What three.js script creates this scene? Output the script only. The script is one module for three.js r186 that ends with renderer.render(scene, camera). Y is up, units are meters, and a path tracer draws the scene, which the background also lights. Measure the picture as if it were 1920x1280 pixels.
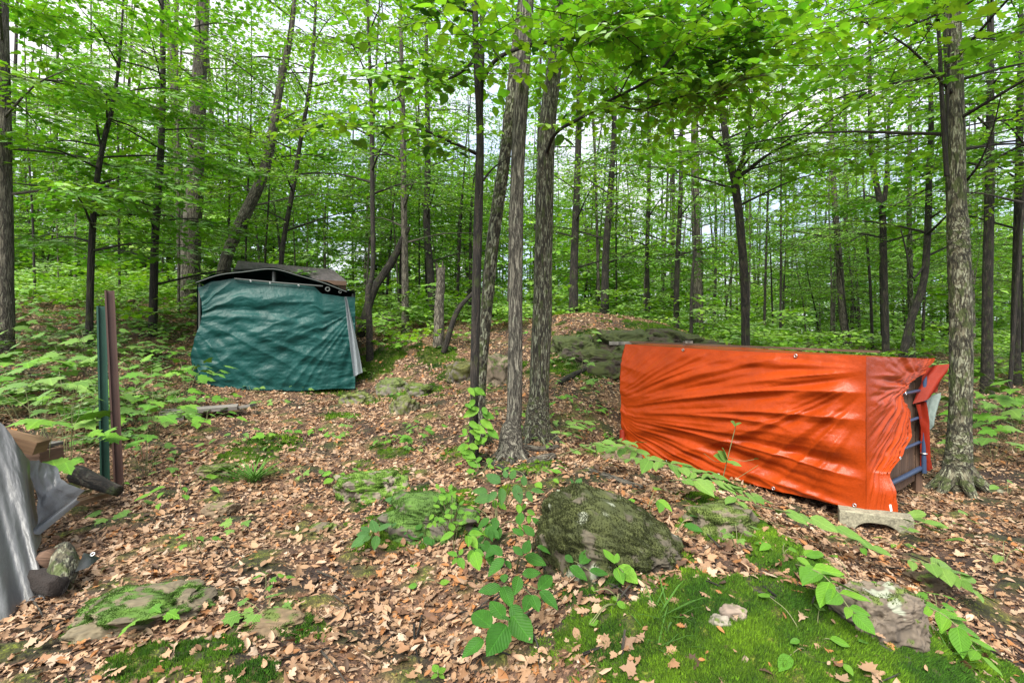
import * as THREE from 'three';
import { mergeGeometries, mergeVertices } from 'three/addons/utils/BufferGeometryUtils.js';
import { ImprovedNoise } from 'three/addons/math/ImprovedNoise.js';

// ------------------------------------------------------------------ camera, sky, sun, exposure
const scene = new THREE.Scene();
const EYE = 1.5, FOC = 949, CX = 960, CY = 640;             // eye height, focal length and centre in photograph pixels
const camera = new THREE.PerspectiveCamera(68.0, 1.5, 0.05, 400);
camera.position.set(0, EYE, 0);
camera.lookAt(0, EYE, -10);

const perlin = new ImprovedNoise();
const N3 = (x, y, z) => perlin.noise(x + 100.37, y + 57.11, z + 31.73);
const fbm = (x, y, z, o = 4) => { let s = 0, a = 1, t = 0; for (let i = 0; i < o; i++) { s += a * N3(x, y, z); t += a; a *= 0.5; x *= 2.03; y *= 2.03; z *= 2.03; } return s / t; };

{ // thin bright cloud over pale blue
  const W = 512, H = 256, d = new Float32Array(W * H * 4);
  for (let r = 0; r < H; r++) for (let c = 0; c < W; c++) {
    const up = ((r + 0.5) / H - 0.5) * Math.PI, az = ((c + 0.5) / W) * 2 * Math.PI;
    const x = Math.cos(up) * Math.cos(az), y = Math.sin(up), z = Math.cos(up) * Math.sin(az);
    const n = fbm(x * 2.2, y * 4, z * 2.2, 5), k = THREE.MathUtils.smoothstep(n, -0.25, 0.3);
    const i = (r * W + c) * 4, b = 0.6;
    d[i] = b * (0.70 + 0.38 * k); d[i + 1] = b * (0.84 + 0.23 * k); d[i + 2] = b * (1.10 - 0.02 * k); d[i + 3] = 1;
  }
  const t = new THREE.DataTexture(d, W, H, THREE.RGBAFormat, THREE.FloatType);
  t.mapping = THREE.EquirectangularReflectionMapping; t.magFilter = THREE.LinearFilter; t.needsUpdate = true;
  scene.background = t; scene.environment = t;
}
const sun = new THREE.DirectionalLight(new THREE.Color(1.0, 0.95, 0.85), 4.6);
sun.position.set(-11, 33, 20); sun.target.position.set(0, 0, -6);
sun.castShadow = true; sun.shadow.radius = 80; sun.shadow.mapSize.set(2048, 2048);
Object.assign(sun.shadow.camera, { left: -30, right: 30, top: 30, bottom: -30, near: 1, far: 120 });
scene.add(sun, sun.target);

const renderer = new THREE.WebGLRenderer({ antialias: true });
renderer.toneMapping = THREE.LinearToneMapping;
renderer.toneMappingExposure = 2.38;
renderer.shadowMap.enabled = true;

// ------------------------------------------------------------------ helpers
const rng = (s) => () => { s = (s + 0x6d2b79f5) | 0; let t = Math.imul(s ^ (s >>> 15), 1 | s); t = (t + Math.imul(t ^ (t >>> 7), 61 | t)) ^ t; return ((t ^ (t >>> 14)) >>> 0) / 4294967296; };
const V = (x, y, z) => new THREE.Vector3(x, y, z);
const { lerp, clamp, smoothstep } = THREE.MathUtils;
const P = (px, py, D) => V((px - CX) / FOC * D, EYE - (py - CY) / FOC * D, -D);   // a sight line's point at depth D
const usedNames = new Map();
const numbered = (n) => { const k = usedNames.get(n) ?? 0; usedNames.set(n, k + 1); return k ? n + '_' + String(k).padStart(3, '0') : n; };
function tag(o, label, category, group, kind) { if (label) o.userData.label = label; if (category) o.userData.category = category; if (group) o.userData.group = group; if (kind) o.userData.kind = kind; return o; }
function thing(name, label, category, pos, group) { const g = new THREE.Group(); g.name = numbered(name); if (pos) g.position.copy(pos); scene.add(g); return tag(g, label, category, group); }
function part(name, geo, mat, parent) { const m = new THREE.Mesh(geo, mat); m.name = name; m.castShadow = m.receiveShadow = true; parent.add(m); return m; }
function solo(name, geo, mat, label, category, group, kind) { const m = part(numbered(name), geo, mat, scene); return tag(m, label, category, group, kind); }
function instances(name, geo, mat, mats, cols, parent) {
  const m = new THREE.InstancedMesh(geo, mat, mats.length); m.name = name; m.castShadow = m.receiveShadow = true;
  mats.forEach((x, i) => m.setMatrixAt(i, x)); if (cols) cols.forEach((c, i) => m.setColorAt(i, c));
  parent.add(m); return m;
}
const rgb = (r, g, b) => new THREE.Color().setRGB(r, g, b);

// value noise that tiles with period p
function tileNoise(seed) {
  const T = new Float32Array(65536), q = rng(seed * 7 + 1); for (let i = 0; i < 65536; i++) T[i] = q();
  return (u, v, fu, fv, o = 4) => { let s = 0, a = 1, t = 0;
    for (let i = 0; i < o; i++) {
      const x = u * fu, y = v * fv, ix = Math.floor(x), iy = Math.floor(y), fx = x - ix, fy = y - iy, sx = fx * fx * (3 - 2 * fx), sy = fy * fy * (3 - 2 * fy);
      const x0 = ((ix % fu) + fu) % fu, y0 = ((iy % fv) + fv) % fv, x1 = x0 + 1 === fu ? 0 : x0 + 1, y1 = y0 + 1 === fv ? 0 : y0 + 1, k = i * 7919, r0 = y0 * 389 + k, r1 = y1 * 389 + k;
      const A = T[(r0 + x0) & 65535], B = T[(r0 + x1) & 65535], C = T[(r1 + x0) & 65535], D = T[(r1 + x1) & 65535], p = A + (B - A) * sx, w = C + (D - C) * sx;
      s += a * (p + (w - p) * sy); t += a; a *= 0.5; fu *= 2; fv *= 2;
    } return s / t; };
}
function texture(w, h, f, srgb, rep = true) {     // f(u, v) -> [r, g, b] 0..1
  const d = new Uint8Array(w * h * 4);
  for (let y = 0; y < h; y++) for (let x = 0; x < w; x++) { const c = f((x + 0.5) / w, (y + 0.5) / h), i = (y * w + x) * 4; d[i] = clamp(c[0], 0, 1) * 255; d[i + 1] = clamp(c[1], 0, 1) * 255; d[i + 2] = clamp(c[2], 0, 1) * 255; d[i + 3] = 255; }
  const t = new THREE.DataTexture(d, w, h); t.magFilter = THREE.LinearFilter; if (rep) t.wrapS = t.wrapT = THREE.RepeatWrapping; if (srgb) t.colorSpace = THREE.SRGBColorSpace; t.needsUpdate = true; return t;
}
const mix3 = (a, b, k) => [lerp(a[0], b[0], k), lerp(a[1], b[1], k), lerp(a[2], b[2], k)];
function mesh3(pos, idx, uv, col) {
  const g = new THREE.BufferGeometry(); g.setAttribute('position', new THREE.Float32BufferAttribute(pos, 3));
  if (uv) g.setAttribute('uv', new THREE.Float32BufferAttribute(uv, 2)); if (col) g.setAttribute('color', new THREE.Float32BufferAttribute(col, 3));
  g.setIndex(idx); g.computeVertexNormals(); return g;
}
function grid(nu, nv, f, uvf, colf) {                  // a sheet f(u, v) -> Vector3
  const p = [], uv = [], idx = [], col = [];
  for (let j = 0; j <= nv; j++) for (let i = 0; i <= nu; i++) { const u = i / nu, v = j / nv, q = f(u, v); p.push(q.x, q.y, q.z); const t = uvf ? uvf(u, v) : [u, v]; uv.push(t[0], t[1]); if (colf) { const c = colf(u, v, q); col.push(c[0], c[1], c[2]); } }
  const w = nu + 1; for (let j = 0; j < nv; j++) for (let i = 0; i < nu; i++) { const a = j * w + i; idx.push(a, a + 1, a + w + 1, a, a + w + 1, a + w); }
  return mesh3(p, idx, uv, colf && col);
}
// tapering tube along points, radii per point; rough adds lumps; uv in metres
function tube(pts, radii, { seg = 8, rings, rough = 0, seed = 0, cap = true } = {}) {
  const curve = pts.length > 2 ? new THREE.CatmullRomCurve3(pts, false, 'centripetal') : new THREE.LineCurve3(pts[0], pts[1]);
  const n = rings ?? Math.max(2, Math.round(pts.length * 3)), p = [], uv = [], idx = [], L = curve.getLength();
  let side = V(1, 0, 0);
  for (let j = 0; j <= n; j++) {
    const t = j / n, c = curve.getPoint(t), tan = curve.getTangent(t), k = t * (radii.length - 1), k0 = Math.min(Math.floor(k), radii.length - 2), r = radii.length > 1 ? lerp(radii[k0], radii[k0 + 1], k - k0) : radii[0];
    if (Math.abs(side.dot(tan)) > 0.95) side = V(0, 0, 1);
    const b = V().crossVectors(tan, side).normalize(); side = V().crossVectors(b, tan).normalize();
    for (let i = 0; i <= seg; i++) {
      const a = i / seg * Math.PI * 2, ca = Math.cos(a), sa = Math.sin(a), q = 1 + (rough ? rough * fbm(ca * 1.6 + seed, sa * 1.6 + seed * 0.7, t * L * 1.8, 3) * 2 : 0);
      p.push(c.x + (side.x * ca + b.x * sa) * r * q, c.y + (side.y * ca + b.y * sa) * r * q, c.z + (side.z * ca + b.z * sa) * r * q);
      uv.push(i / seg * Math.max(1, Math.round(radii[0] * 2 * Math.PI / 0.4)), t * L / 0.8);
    }
  }
  const w = seg + 1; for (let j = 0; j < n; j++) for (let i = 0; i < seg; i++) { const a = j * w + i; idx.push(a, a + w + 1, a + 1, a, a + w, a + w + 1); }
  if (cap) for (const j of [0, n]) { const c = curve.getPoint(j / n), m = p.length / 3; p.push(c.x, c.y, c.z); uv.push(0.5, 0.5); for (let i = 0; i < seg; i++) { const a = j * w + i; j ? idx.push(a, m, a + 1) : idx.push(a, a + 1, m); } }
  const g = mesh3(p, idx, uv);
  const nn = g.attributes.normal; // weld the seam's shading
  for (let j = 0; j <= n; j++) { const a = j * w, b = a + seg, v = V(nn.getX(a) + nn.getX(b), nn.getY(a) + nn.getY(b), nn.getZ(a) + nn.getZ(b)).normalize(); nn.setXYZ(a, v.x, v.y, v.z); nn.setXYZ(b, v.x, v.y, v.z); }
  return g;
}
function box(w, h, d, x = 0, y = 0, z = 0) { return new THREE.BoxGeometry(w, h, d).translate(x, y, z); }
function bevelBox(w, h, d, b = 0.006) {
  const s = new THREE.Shape(); s.moveTo(-w / 2 + b, -h / 2 + b); s.lineTo(w / 2 - b, -h / 2 + b); s.lineTo(w / 2 - b, h / 2 - b); s.lineTo(-w / 2 + b, h / 2 - b); s.closePath();
  return new THREE.ExtrudeGeometry(s, { depth: d - 2 * b, bevelEnabled: true, bevelThickness: b, bevelSize: b, bevelSegments: 1 }).translate(0, 0, -d / 2 + b);
}
// matrix that lays local +x from a to b and keeps +y near up
function laid(a, b, up, sx, sy, sz) {
  const x = V().subVectors(b, a).normalize(), z = V().crossVectors(x, up).normalize(), y = V().crossVectors(z, x);
  return new THREE.Matrix4().makeBasis(x.multiplyScalar(sx), y.multiplyScalar(sy), z.multiplyScalar(sz)).setPosition(a);
}

// ------------------------------------------------------------------ terrain
const pins = [];   // [X, depth, height]
for (const [px, py, D] of [
  [0, 1280, 2.2], [500, 1280, 2.15], [960, 1280, 2.1], [1400, 1280, 1.85], [1920, 1280, 2.4],
  [150, 1180, 2.6], [600, 1100, 3.0], [900, 1100, 2.9], [1130, 1080, 2.5], [1400, 1120, 2.33], [1550, 1120, 2.38], [1650, 1200, 2.18], [1250, 1010, 2.95], [960, 1010, 3.3], [1800, 1150, 2.85], [1900, 1060, 3.5],
  [100, 1100, 3.1], [300, 1000, 3.85], [650, 960, 4.2], [850, 940, 4.05], [1100, 950, 3.6], [1350, 960, 3.35], [1500, 1010, 3.68], [1660, 992, 4.35], [1800, 930, 5.4], [1900, 930, 5.2], [1900, 830, 7],
  [200, 905, 4.9], [450, 880, 5.2], [700, 860, 5.6], [890, 870, 5.0], [960, 860, 5.1], [1010, 825, 5.8], [1100, 870, 5.0], [1250, 880, 4.9], [1350, 910, 4.6], [1440, 960, 4.35],
  [100, 800, 6], [50, 700, 7.5], [300, 780, 7], [430, 775, 7.4], [600, 760, 8], [760, 770, 7.2], [870, 740, 8], [1100, 760, 7.3], [1160, 720, 8.3],
  [368, 722, 8.6], [665, 732, 9.5], [200, 640, 10], [20, 600, 11], [300, 610, 12], [680, 690, 10.2], [800, 640, 11], [950, 640, 11], [1050, 600, 11], [1250, 612, 11.5], [1340, 645, 12], [1150, 592, 12.5],
  [150, 550, 18], [355, 565, 15], [500, 575, 18], [800, 605, 20], [1100, 615, 22], [1400, 648, 18], [1650, 652, 18], [1850, 738, 10], [1900, 690, 14],
  [200, 600, 50], [960, 630, 60], [1600, 645, 60],
]) pins.push([(px - CX) / FOC * D, D, EYE - (py - CY) / FOC * D]);
pins.push([3.0, 6.0, 0.02], [1.5, 6.6, 0.1], [2.3, 5.45, 0.02], [4.4, 5.5, -0.12], [3.5, 8, 0.2], [-2, 0, 0], [2, 0, 0], [0, -4, 0], [-6, -2, 0.1], [6, -2, -0.1], [-100, 100, 6], [100, 100, 1], [0, 130, 2], [-60, 0, 3], [60, 0, -1], [0, -40, 0], [-8, 4, 0.5], [8, 4, -0.1]);
const rbf = (() => {
  const n = pins.length, m = n + 3, A = [], phi = (a, b) => Math.sqrt((a[0] - b[0]) ** 2 + (a[1] - b[1]) ** 2 + 0.35);
  for (let i = 0; i < n; i++) { const r = pins.map((q) => phi(pins[i], q)); r[i] -= 0.01; r.push(1, pins[i][0], pins[i][1], pins[i][2]); A.push(r); }
  for (let k = 0; k < 3; k++) A.push([...pins.map((q) => [1, q[0], q[1]][k]), 0, 0, 0, 0]);
  for (let c = 0; c < m; c++) { let p = c; for (let r = c; r < m; r++) if (Math.abs(A[r][c]) > Math.abs(A[p][c])) p = r; [A[c], A[p]] = [A[p], A[c]];
    for (let r = 0; r < m; r++) if (r !== c) { const f = A[r][c] / A[c][c]; if (f) for (let k = c; k <= m; k++) A[r][k] -= f * A[c][k]; } }
  const w = A.map((r, i) => r[m] / r[i]);
  return (X, D) => { let s = w[n] + w[n + 1] * X + w[n + 2] * D; for (let i = 0; i < n; i++) s += w[i] * Math.sqrt((X - pins[i][0]) ** 2 + (D - pins[i][1]) ** 2 + 0.35); return s; };
})();
const rawH = (X, D) => rbf(X, D) + 0.035 * fbm(X * 1.3, 3.1, D * 1.3, 3) + 0.05 * fbm(X * 0.45, 7.7, D * 0.45, 2);
// a fine lookup near the camera
const HG = { x0: -16, d0: 0.5, s: 0.08, nx: 400, nd: 275 }; HG.a = new Float32Array(HG.nx * HG.nd);
for (let j = 0; j < HG.nd; j++) for (let i = 0; i < HG.nx; i++) HG.a[j * HG.nx + i] = rawH(HG.x0 + i * HG.s, HG.d0 + j * HG.s);
function H(X, D) {
  const u = (X - HG.x0) / HG.s, v = (D - HG.d0) / HG.s, i = Math.floor(u), j = Math.floor(v);
  if (i < 0 || j < 0 || i >= HG.nx - 1 || j >= HG.nd - 1) return rawH(X, D);
  const a = HG.a, k = j * HG.nx + i, fu = u - i, fv = v - j;
  return lerp(lerp(a[k], a[k + 1], fu), lerp(a[k + HG.nx], a[k + HG.nx + 1], fu), fv);
}
const onGround = (X, D, lift = 0) => V(X, H(X, D) + lift, -D);
function hit(px, py, lift = 0) {                       // where a sight line meets the ground raised by lift
  const a = (px - CX) / FOC, b = -(py - CY) / FOC; let d = 1.2, prev = 1.2;
  for (; d < 60; d += 0.02 + d * 0.004) { if (EYE + b * d < H(a * d, d) + lift) break; prev = d; }
  for (let k = 0; k < 14; k++) { const m = (prev + d) / 2; if (EYE + b * m < H(a * m, m) + lift) d = m; else prev = m; }
  return V(a * d, EYE + b * d, -d);
}
const slopeN = (X, D) => V(H(X - 0.08, D) - H(X + 0.08, D), 0.16, H(X, D + 0.08) - H(X, D - 0.08)).normalize();

// moss patches, each an ellipse on the ground (metres)
const mossSpots = [];
for (const [px, py, rx, rd] of [
  [1400, 1170, 0.62, 0.42], [1250, 1190, 0.34, 0.3], [1560, 1200, 0.5, 0.36], [1330, 1270, 0.5, 0.3], [1600, 1270, 0.5, 0.25], [1780, 1240, 0.42, 0.22], [1880, 1275, 0.3, 0.2],
  [1420, 1000, 0.22, 0.5], [1350, 950, 0.2, 0.3], [1480, 1050, 0.22, 0.3], [1330, 990, 0.2, 0.22],
  [330, 1235, 0.3, 0.2], [480, 1275, 0.12, 0.08], [560, 1185, 0.14, 0.08], [270, 1150, 0.2, 0.14],
  [460, 855, 0.4, 0.3], [510, 830, 0.35, 0.2], [410, 890, 0.2, 0.15], [690, 900, 0.3, 0.3], [800, 960, 0.5, 0.4], [740, 850, 0.25, 0.2],
  [780, 735, 0.6, 0.5], [720, 665, 0.6, 0.5], [820, 665, 0.5, 0.5], [950, 690, 0.4, 0.4], [640, 780, 0.3, 0.2], [1000, 880, 0.25, 0.2], [700, 690, 0.5, 0.4], [860, 700, 0.5, 0.4], [1140, 650, 1.2, 0.8], [1260, 625, 1.2, 0.7], [1060, 690, 0.7, 0.5], [620, 735, 0.4, 0.2], [850, 850, 0.2, 0.2], [1150, 860, 0.25, 0.2],
]) { const p = hit(px, py); mossSpots.push([p.x, -p.z, rx, rd]); }
function moss(X, D) { let m = 0; for (const s of mossSpots) { const q = 1 - Math.hypot((X - s[0]) / s[2], (D - s[1]) / s[3]); if (q > -0.6) m = Math.max(m, q); else if (q > m) m = q; } return smoothstep(m + 0.8 * fbm(X * 3.6, 1.7, D * 3.6, 4), 0.02, 0.24); }

const cushion = (X, D) => (D < 7 ? moss(X, D) * (0.01 + 0.1 * Math.abs(fbm(X * 5.5, 6.6, D * 5.5, 3))) : 0);

// ------------------------------------------------------------------ textures and materials
const tn = tileNoise(3), tn2 = tileNoise(11);
const soilMap = texture(1024, 1024, (u, v) => {
  const a = tn(u, v, 6, 6, 4), b = tn2(u, v, 60, 60, 3), c = tn(u, v, 200, 200, 2);
  let col = mix3([0.36, 0.27, 0.21], [0.54, 0.43, 0.34], smoothstep(b, 0.35, 0.65)); col = mix3(col, [0.62, 0.52, 0.40], smoothstep(c, 0.62, 0.75) * 0.8); col = mix3(col, [0.17, 0.12, 0.09], smoothstep(a, 0.45, 0.65) * 0.5 + smoothstep(c, 0.4, 0.25) * 0.5); return col;
}, true);
const soilBump = texture(1024, 1024, (u, v) => { const q = tn2(u, v, 60, 60, 3) * 0.6 + tn(u, v, 200, 200, 2) * 0.4; return [q, q, q]; });
const groundMat = new THREE.MeshStandardMaterial({ map: soilMap, bumpMap: soilBump, bumpScale: 0.02, roughness: 0.95, vertexColors: true });

function barkTex(seed, fu, fv, base, dark, pale, lichen, amount, moss = 0) {
  const a = tileNoise(seed), b = tileNoise(seed + 5), w = 512, h = 1024;
  const ridge = (u, v) => { const q = a(u + 0.03 * Math.sin(v * 6.283 * 3), v, fu, fv, 3), r = 1 - Math.abs(2 * q - 1); return clamp(Math.pow(r, 1.3) * 0.75 + b(u, v, 48, 48, 3) * 0.35, 0, 1); };
  const map = texture(w, h, (u, v) => {
    const r = ridge(u, v); let c = mix3(base, dark, smoothstep(r, 0.55, 0.95)); c = mix3(c, pale, smoothstep(b(u, v, fu, fv * 2, 3), 0.55, 0.72) * 0.7 * (1 - smoothstep(r, 0.6, 0.9)));
    const l = b(u, v, 22, 26, 4) * 0.7 + a(u, v, 5, 4, 3) * 0.3; c = mix3(c, lichen, smoothstep(l, 0.6 - amount, 0.67 - amount) * (0.25 + 0.75 * b(u, v, 80, 60, 2)) * (1 - 0.6 * smoothstep(r, 0.6, 0.9)));
    if (moss) c = mix3(c, [0.22, 0.27, 0.10], smoothstep(a(u, v, 6, 9, 5), 0.6 - moss, 0.76 - moss) * 0.7); return c;
  }, true);
  const bump = texture(w, h, (u, v) => { const r = 1 - ridge(u, v); return [r, r, r]; });
  return { map, bumpMap: bump };
}
const barkMat = {
  ridged: new THREE.MeshStandardMaterial({ ...barkTex(21, 20, 5, [0.43, 0.41, 0.375], [0.15, 0.135, 0.115], [0.60, 0.575, 0.53], [0.55, 0.56, 0.50], -0.02), bumpScale: 0.028, roughness: 0.95 }),
  lichen: new THREE.MeshStandardMaterial({ ...barkTex(33, 14, 6, [0.27, 0.25, 0.20], [0.10, 0.09, 0.07], [0.45, 0.43, 0.37], [0.66, 0.68, 0.60], 0.11, 0.02), bumpScale: 0.024, roughness: 0.95 }),
  mossy: new THREE.MeshStandardMaterial({ ...barkTex(47, 12, 6, [0.33, 0.31, 0.25], [0.12, 0.11, 0.08], [0.52, 0.50, 0.43], [0.64, 0.65, 0.57], 0.12, 0.08), bumpScale: 0.024, roughness: 0.95 }),
  dark: new THREE.MeshStandardMaterial({ ...barkTex(55, 10, 4, [0.20, 0.17, 0.15], [0.08, 0.07, 0.06], [0.31, 0.28, 0.25], [0.42, 0.43, 0.38], -0.03, 0.02), bumpScale: 0.018, roughness: 0.95 }),
  grey: new THREE.MeshStandardMaterial({ ...barkTex(68, 16, 5, [0.44, 0.41, 0.37], [0.19, 0.17, 0.15], [0.56, 0.53, 0.49], [0.60, 0.61, 0.55], 0.0), bumpScale: 0.02, roughness: 0.95 }),
};
for (const [k, q] of [['ridged', 0.85], ['lichen', 0.85], ['mossy', 0.85], ['dark', 0.7], ['grey', 0.8]]) barkMat[k].color.setRGB(q * 0.93, q * 0.95, q * 0.9);
const twigMat = new THREE.MeshStandardMaterial({ color: rgb(0.045, 0.035, 0.028), roughness: 0.9 });

// foliage: vertex colour x copy colour
const leafMat = new THREE.MeshPhysicalMaterial({ color: 0xffffff, vertexColors: true, roughness: 0.75, transmission: 0.6, thickness: 0, side: THREE.DoubleSide, specularIntensity: 0.5 });
// leaf with veins, for plants near the camera
const veinMap = texture(256, 256, (u, v) => {
  const x = Math.abs(v - 0.5) * 2, mid = Math.exp(-((x / 0.05) ** 2)), s = (u - x * 0.35) * 9, f = Math.abs(s - Math.round(s)), side = Math.exp(-((f / 0.09) ** 2)) * (1 - mid), q = 0.80 + 0.1 * tn(u, v, 20, 20, 3) + 0.12 * mid + 0.035 * side + 0.08 * (tn2(u, v, 5, 5, 3) - 0.5); return [q, q, q * 0.97];
}, true);
const veinBump = texture(256, 256, (u, v) => { const x = Math.abs(v - 0.5) * 2, s = (u - x * 0.35) * 9, f = Math.abs(s - Math.round(s)), q = 1 - 0.7 * Math.exp(-((f / 0.16) ** 2)) - 0.6 * Math.exp(-((x / 0.07) ** 2)); return [q, q, q]; });
const plantMat = (r, g, b) => new THREE.MeshPhysicalMaterial({ color: rgb(r, g, b), map: veinMap, bumpMap: veinBump, bumpScale: 0.002, roughness: 0.6, transmission: 0.3, thickness: 0, side: THREE.DoubleSide, specularIntensity: 0.35 });
const LEAF = { deep: [plantMat(0.038, 0.15, 0.014), plantMat(0.05, 0.18, 0.018), plantMat(0.042, 0.16, 0.012)], bright: [plantMat(0.14, 0.34, 0.025), plantMat(0.17, 0.37, 0.03), plantMat(0.11, 0.29, 0.025)], pale: [plantMat(0.16, 0.31, 0.055), plantMat(0.19, 0.34, 0.065), plantMat(0.13, 0.27, 0.045)], grey: [plantMat(0.055, 0.16, 0.035), plantMat(0.07, 0.19, 0.045), plantMat(0.06, 0.17, 0.03)] };
const stemMat = new THREE.MeshStandardMaterial({ color: rgb(0.12, 0.13, 0.05), roughness: 0.8 });

// ------------------------------------------------------------------ leaf shapes: base at the origin, along +x, up +y, length 1
function ovate(st = 6, wide = 0.28, fold = 0.05, droop = 0.12, serr = 0) {
  const p = [], uv = [], idx = [];
  for (let i = 0; i <= st; i++) {
    const t = i / st, w = wide * Math.pow(Math.sin(Math.PI * Math.pow(t, 0.8)), 0.85) * (1 + serr * (i % 2 ? 1 : -1)) + (i === 0 || i === st ? 0 : 0.004), y = -droop * t * t + 0.02 * Math.sin(t * 9);
    p.push(t, y + fold * w / wide, -w, t, y, 0, t, y + fold * w / wide, w); uv.push(t, 0.5 - w / wide / 2, t, 0.5, t, 0.5 + w / wide / 2);
    if (i) { const a = (i - 1) * 3; idx.push(a, a + 1, a + 4, a, a + 4, a + 3, a + 1, a + 2, a + 5, a + 1, a + 5, a + 4); }
  }
  return mesh3(p, idx, uv);
}
function fan(outline, bend, uvScale = 1) {            // outline of [x, z], centre [0.42, 0]
  const c = [0.42, 0], p = [c[0], bend(c[0], 0), 0], uv = [0.42, 0.5], idx = [];
  outline.forEach(([x, z]) => { p.push(x, bend(x, z), z); uv.push(x, 0.5 + z * uvScale); });
  for (let i = 1; i <= outline.length; i++) idx.push(0, i % outline.length + 1, i);
  return mesh3(p, idx, uv);
}
const half = [[0, 0.0], [0.07, 0.16], [-0.06, 0.27], [0.12, 0.30], [0.20, 0.47], [0.33, 0.38], [0.50, 0.50], [0.52, 0.28], [0.60, 0.16], [0.72, 0.2], [0.80, 0.12], [1, 0]];
const mapleOutline = [...half, ...half.slice(1, -1).reverse().map(([x, z]) => [x, -z])];
const mapleLeaf = fan(mapleOutline, (x, z) => 0.04 * Math.abs(z) * 2 - 0.16 * x * x - 0.18 * z * z);
const oakHalf = [[0, 0.012], [0.16, 0.05], [0.22, 0.17], [0.30, 0.19], [0.34, 0.09], [0.44, 0.26], [0.54, 0.3], [0.55, 0.12], [0.68, 0.25], [0.76, 0.22], [0.76, 0.1], [0.88, 0.14], [1, 0]];
const oakOutline = [...oakHalf, ...oakHalf.slice(0, -1).reverse().map(([x, z]) => [x, -z])];
const litterShapes = [
  fan(oakOutline, (x, z) => 0.22 * (x - 0.5) ** 2 + 0.9 * z * z), fan(oakOutline, (x, z) => 0.13 * Math.sin(x * 5) + 1.6 * z * z + 0.1 * z), fan(oakOutline, (x, z) => -0.2 * (x - 0.4) ** 2 + 0.25 * Math.abs(z)),
  fan(mapleOutline, (x, z) => 0.3 * (x - 0.5) ** 2 + 0.5 * z * z), fan(mapleOutline, (x, z) => 0.5 * z * z * (z > 0 ? 1 : -0.4) + 0.1 * Math.sin(x * 6)),
  ovate(5, 0.22, 0.14, -0.15), ovate(5, 0.26, -0.06, 0.2), ovate(4, 0.2, 0.2, 0.25),
];

// a spray: a forked twig with leaves laid in layers. Length about 0.75 m
function spray(seed, { n = 7, leaf = 0.075, st = 2, wide = 0.3, len = 0.75, maple = false } = {}) {
  const r = rng(seed), parts = [], tmp = new THREE.Matrix4();
  const lg = (maple ? mapleLeaf.clone() : ovate(st, wide, 0.06, 0.18)); lg.deleteAttribute('uv');
  const tint = (g, c) => { const k = new Float32Array(g.attributes.position.count * 3); for (let i = 0; i < k.length; i += 3) { k[i] = c[0]; k[i + 1] = c[1]; k[i + 2] = c[2]; } g.setAttribute('color', new THREE.BufferAttribute(k, 3)); return g; };
  const twig = (a, b, w) => { const g = new THREE.CylinderGeometry(w * 0.5, w, 1, 3, 1, true).translate(0, 0.5, 0); g.deleteAttribute('uv'); const y = V().subVectors(b, a), q = new THREE.Quaternion().setFromUnitVectors(V(0, 1, 0), y.clone().normalize()); g.applyMatrix4(tmp.compose(a, q, V(1, y.length(), 1))); parts.push(tint(g, [0.3, 0.14, 0.22])); };
  const put = (at, ang, up) => { const g = lg.clone(), s = leaf * (0.65 + 0.6 * r()); g.applyMatrix4(new THREE.Matrix4().compose(at, new THREE.Quaternion().setFromEuler(new THREE.Euler((r() - 0.5) * 0.9, ang, (r() - 0.5) * 0.7 + up, 'YXZ')), V(s, s, s))); const k = 0.75 + 0.5 * r(), y = r(); parts.push(tint(g, [k * (0.85 + 0.3 * y), k, k * (0.8 + 0.3 * r())])); };
  const along = (a, b, every, spread) => { const L = a.distanceTo(b), ang = Math.atan2(-(b.z - a.z), b.x - a.x); let sd = 1; for (let d = 0.12 * L; d < L; d += every * (0.7 + 0.6 * r())) { put(V().lerpVectors(a, b, d / L).add(V(0, (r() - 0.5) * 0.03, 0)), ang + sd * (spread + 0.4 * (r() - 0.5)), 0); sd = -sd; } put(b, ang, -0.2); };
  const end = V(len, -0.06 - 0.08 * r(), 0); twig(V(0, 0, 0), end, 0.006);
  let sd = 1; for (let k = 0; k < n; k++) { const t = (k + 0.8) / (n + 0.6), a = V().lerpVectors(V(0, 0, 0), end, t), L = len * (0.62 - 0.42 * t) * (0.8 + 0.4 * r()), an = sd * (0.75 + 0.3 * r()), b = a.clone().add(V(Math.cos(an) * L, (r() - 0.65) * 0.09, -Math.sin(an) * L)); twig(a, b, 0.004); along(a, b, leaf * 0.8, 0.85); sd = -sd; }
  along(V(0, 0, 0), end, leaf * 1.1, 0.9);
  return mergeGeometries(parts.map((g) => { const o = g.index ? g.toNonIndexed() : g; for (const k of Object.keys(o.attributes)) if (!['position', 'normal', 'color'].includes(k)) o.deleteAttribute(k); return o; }));
}
const sprayNear = [spray(1, { st: 5, leaf: 0.125, n: 5, wide: 0.32 }), spray(2, { st: 5, leaf: 0.115, n: 6, wide: 0.34 }), spray(3, { st: 5, leaf: 0.13, n: 5, wide: 0.3 })];
const sprayMid = [spray(4), spray(5, { n: 8, leaf: 0.065 }), spray(6, { n: 6, leaf: 0.085 })];
const sprayMaple = [spray(7, { maple: true, leaf: 0.12, n: 5 }), spray(8, { maple: true, leaf: 0.11, n: 6 })];
const sprayFar = [spray(9, { n: 6, leaf: 0.1, st: 2, wide: 0.36 }), spray(10, { n: 7, leaf: 0.09, st: 2, wide: 0.36 })];
const GREEN = (r) => { const a = r(), b = r(); const k = 0.85 + 0.6 * b; return rgb(k * lerp(0.10, 0.24, a * a), k * lerp(0.26, 0.43, a), k * lerp(0.010, 0.014, a)); };

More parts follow.
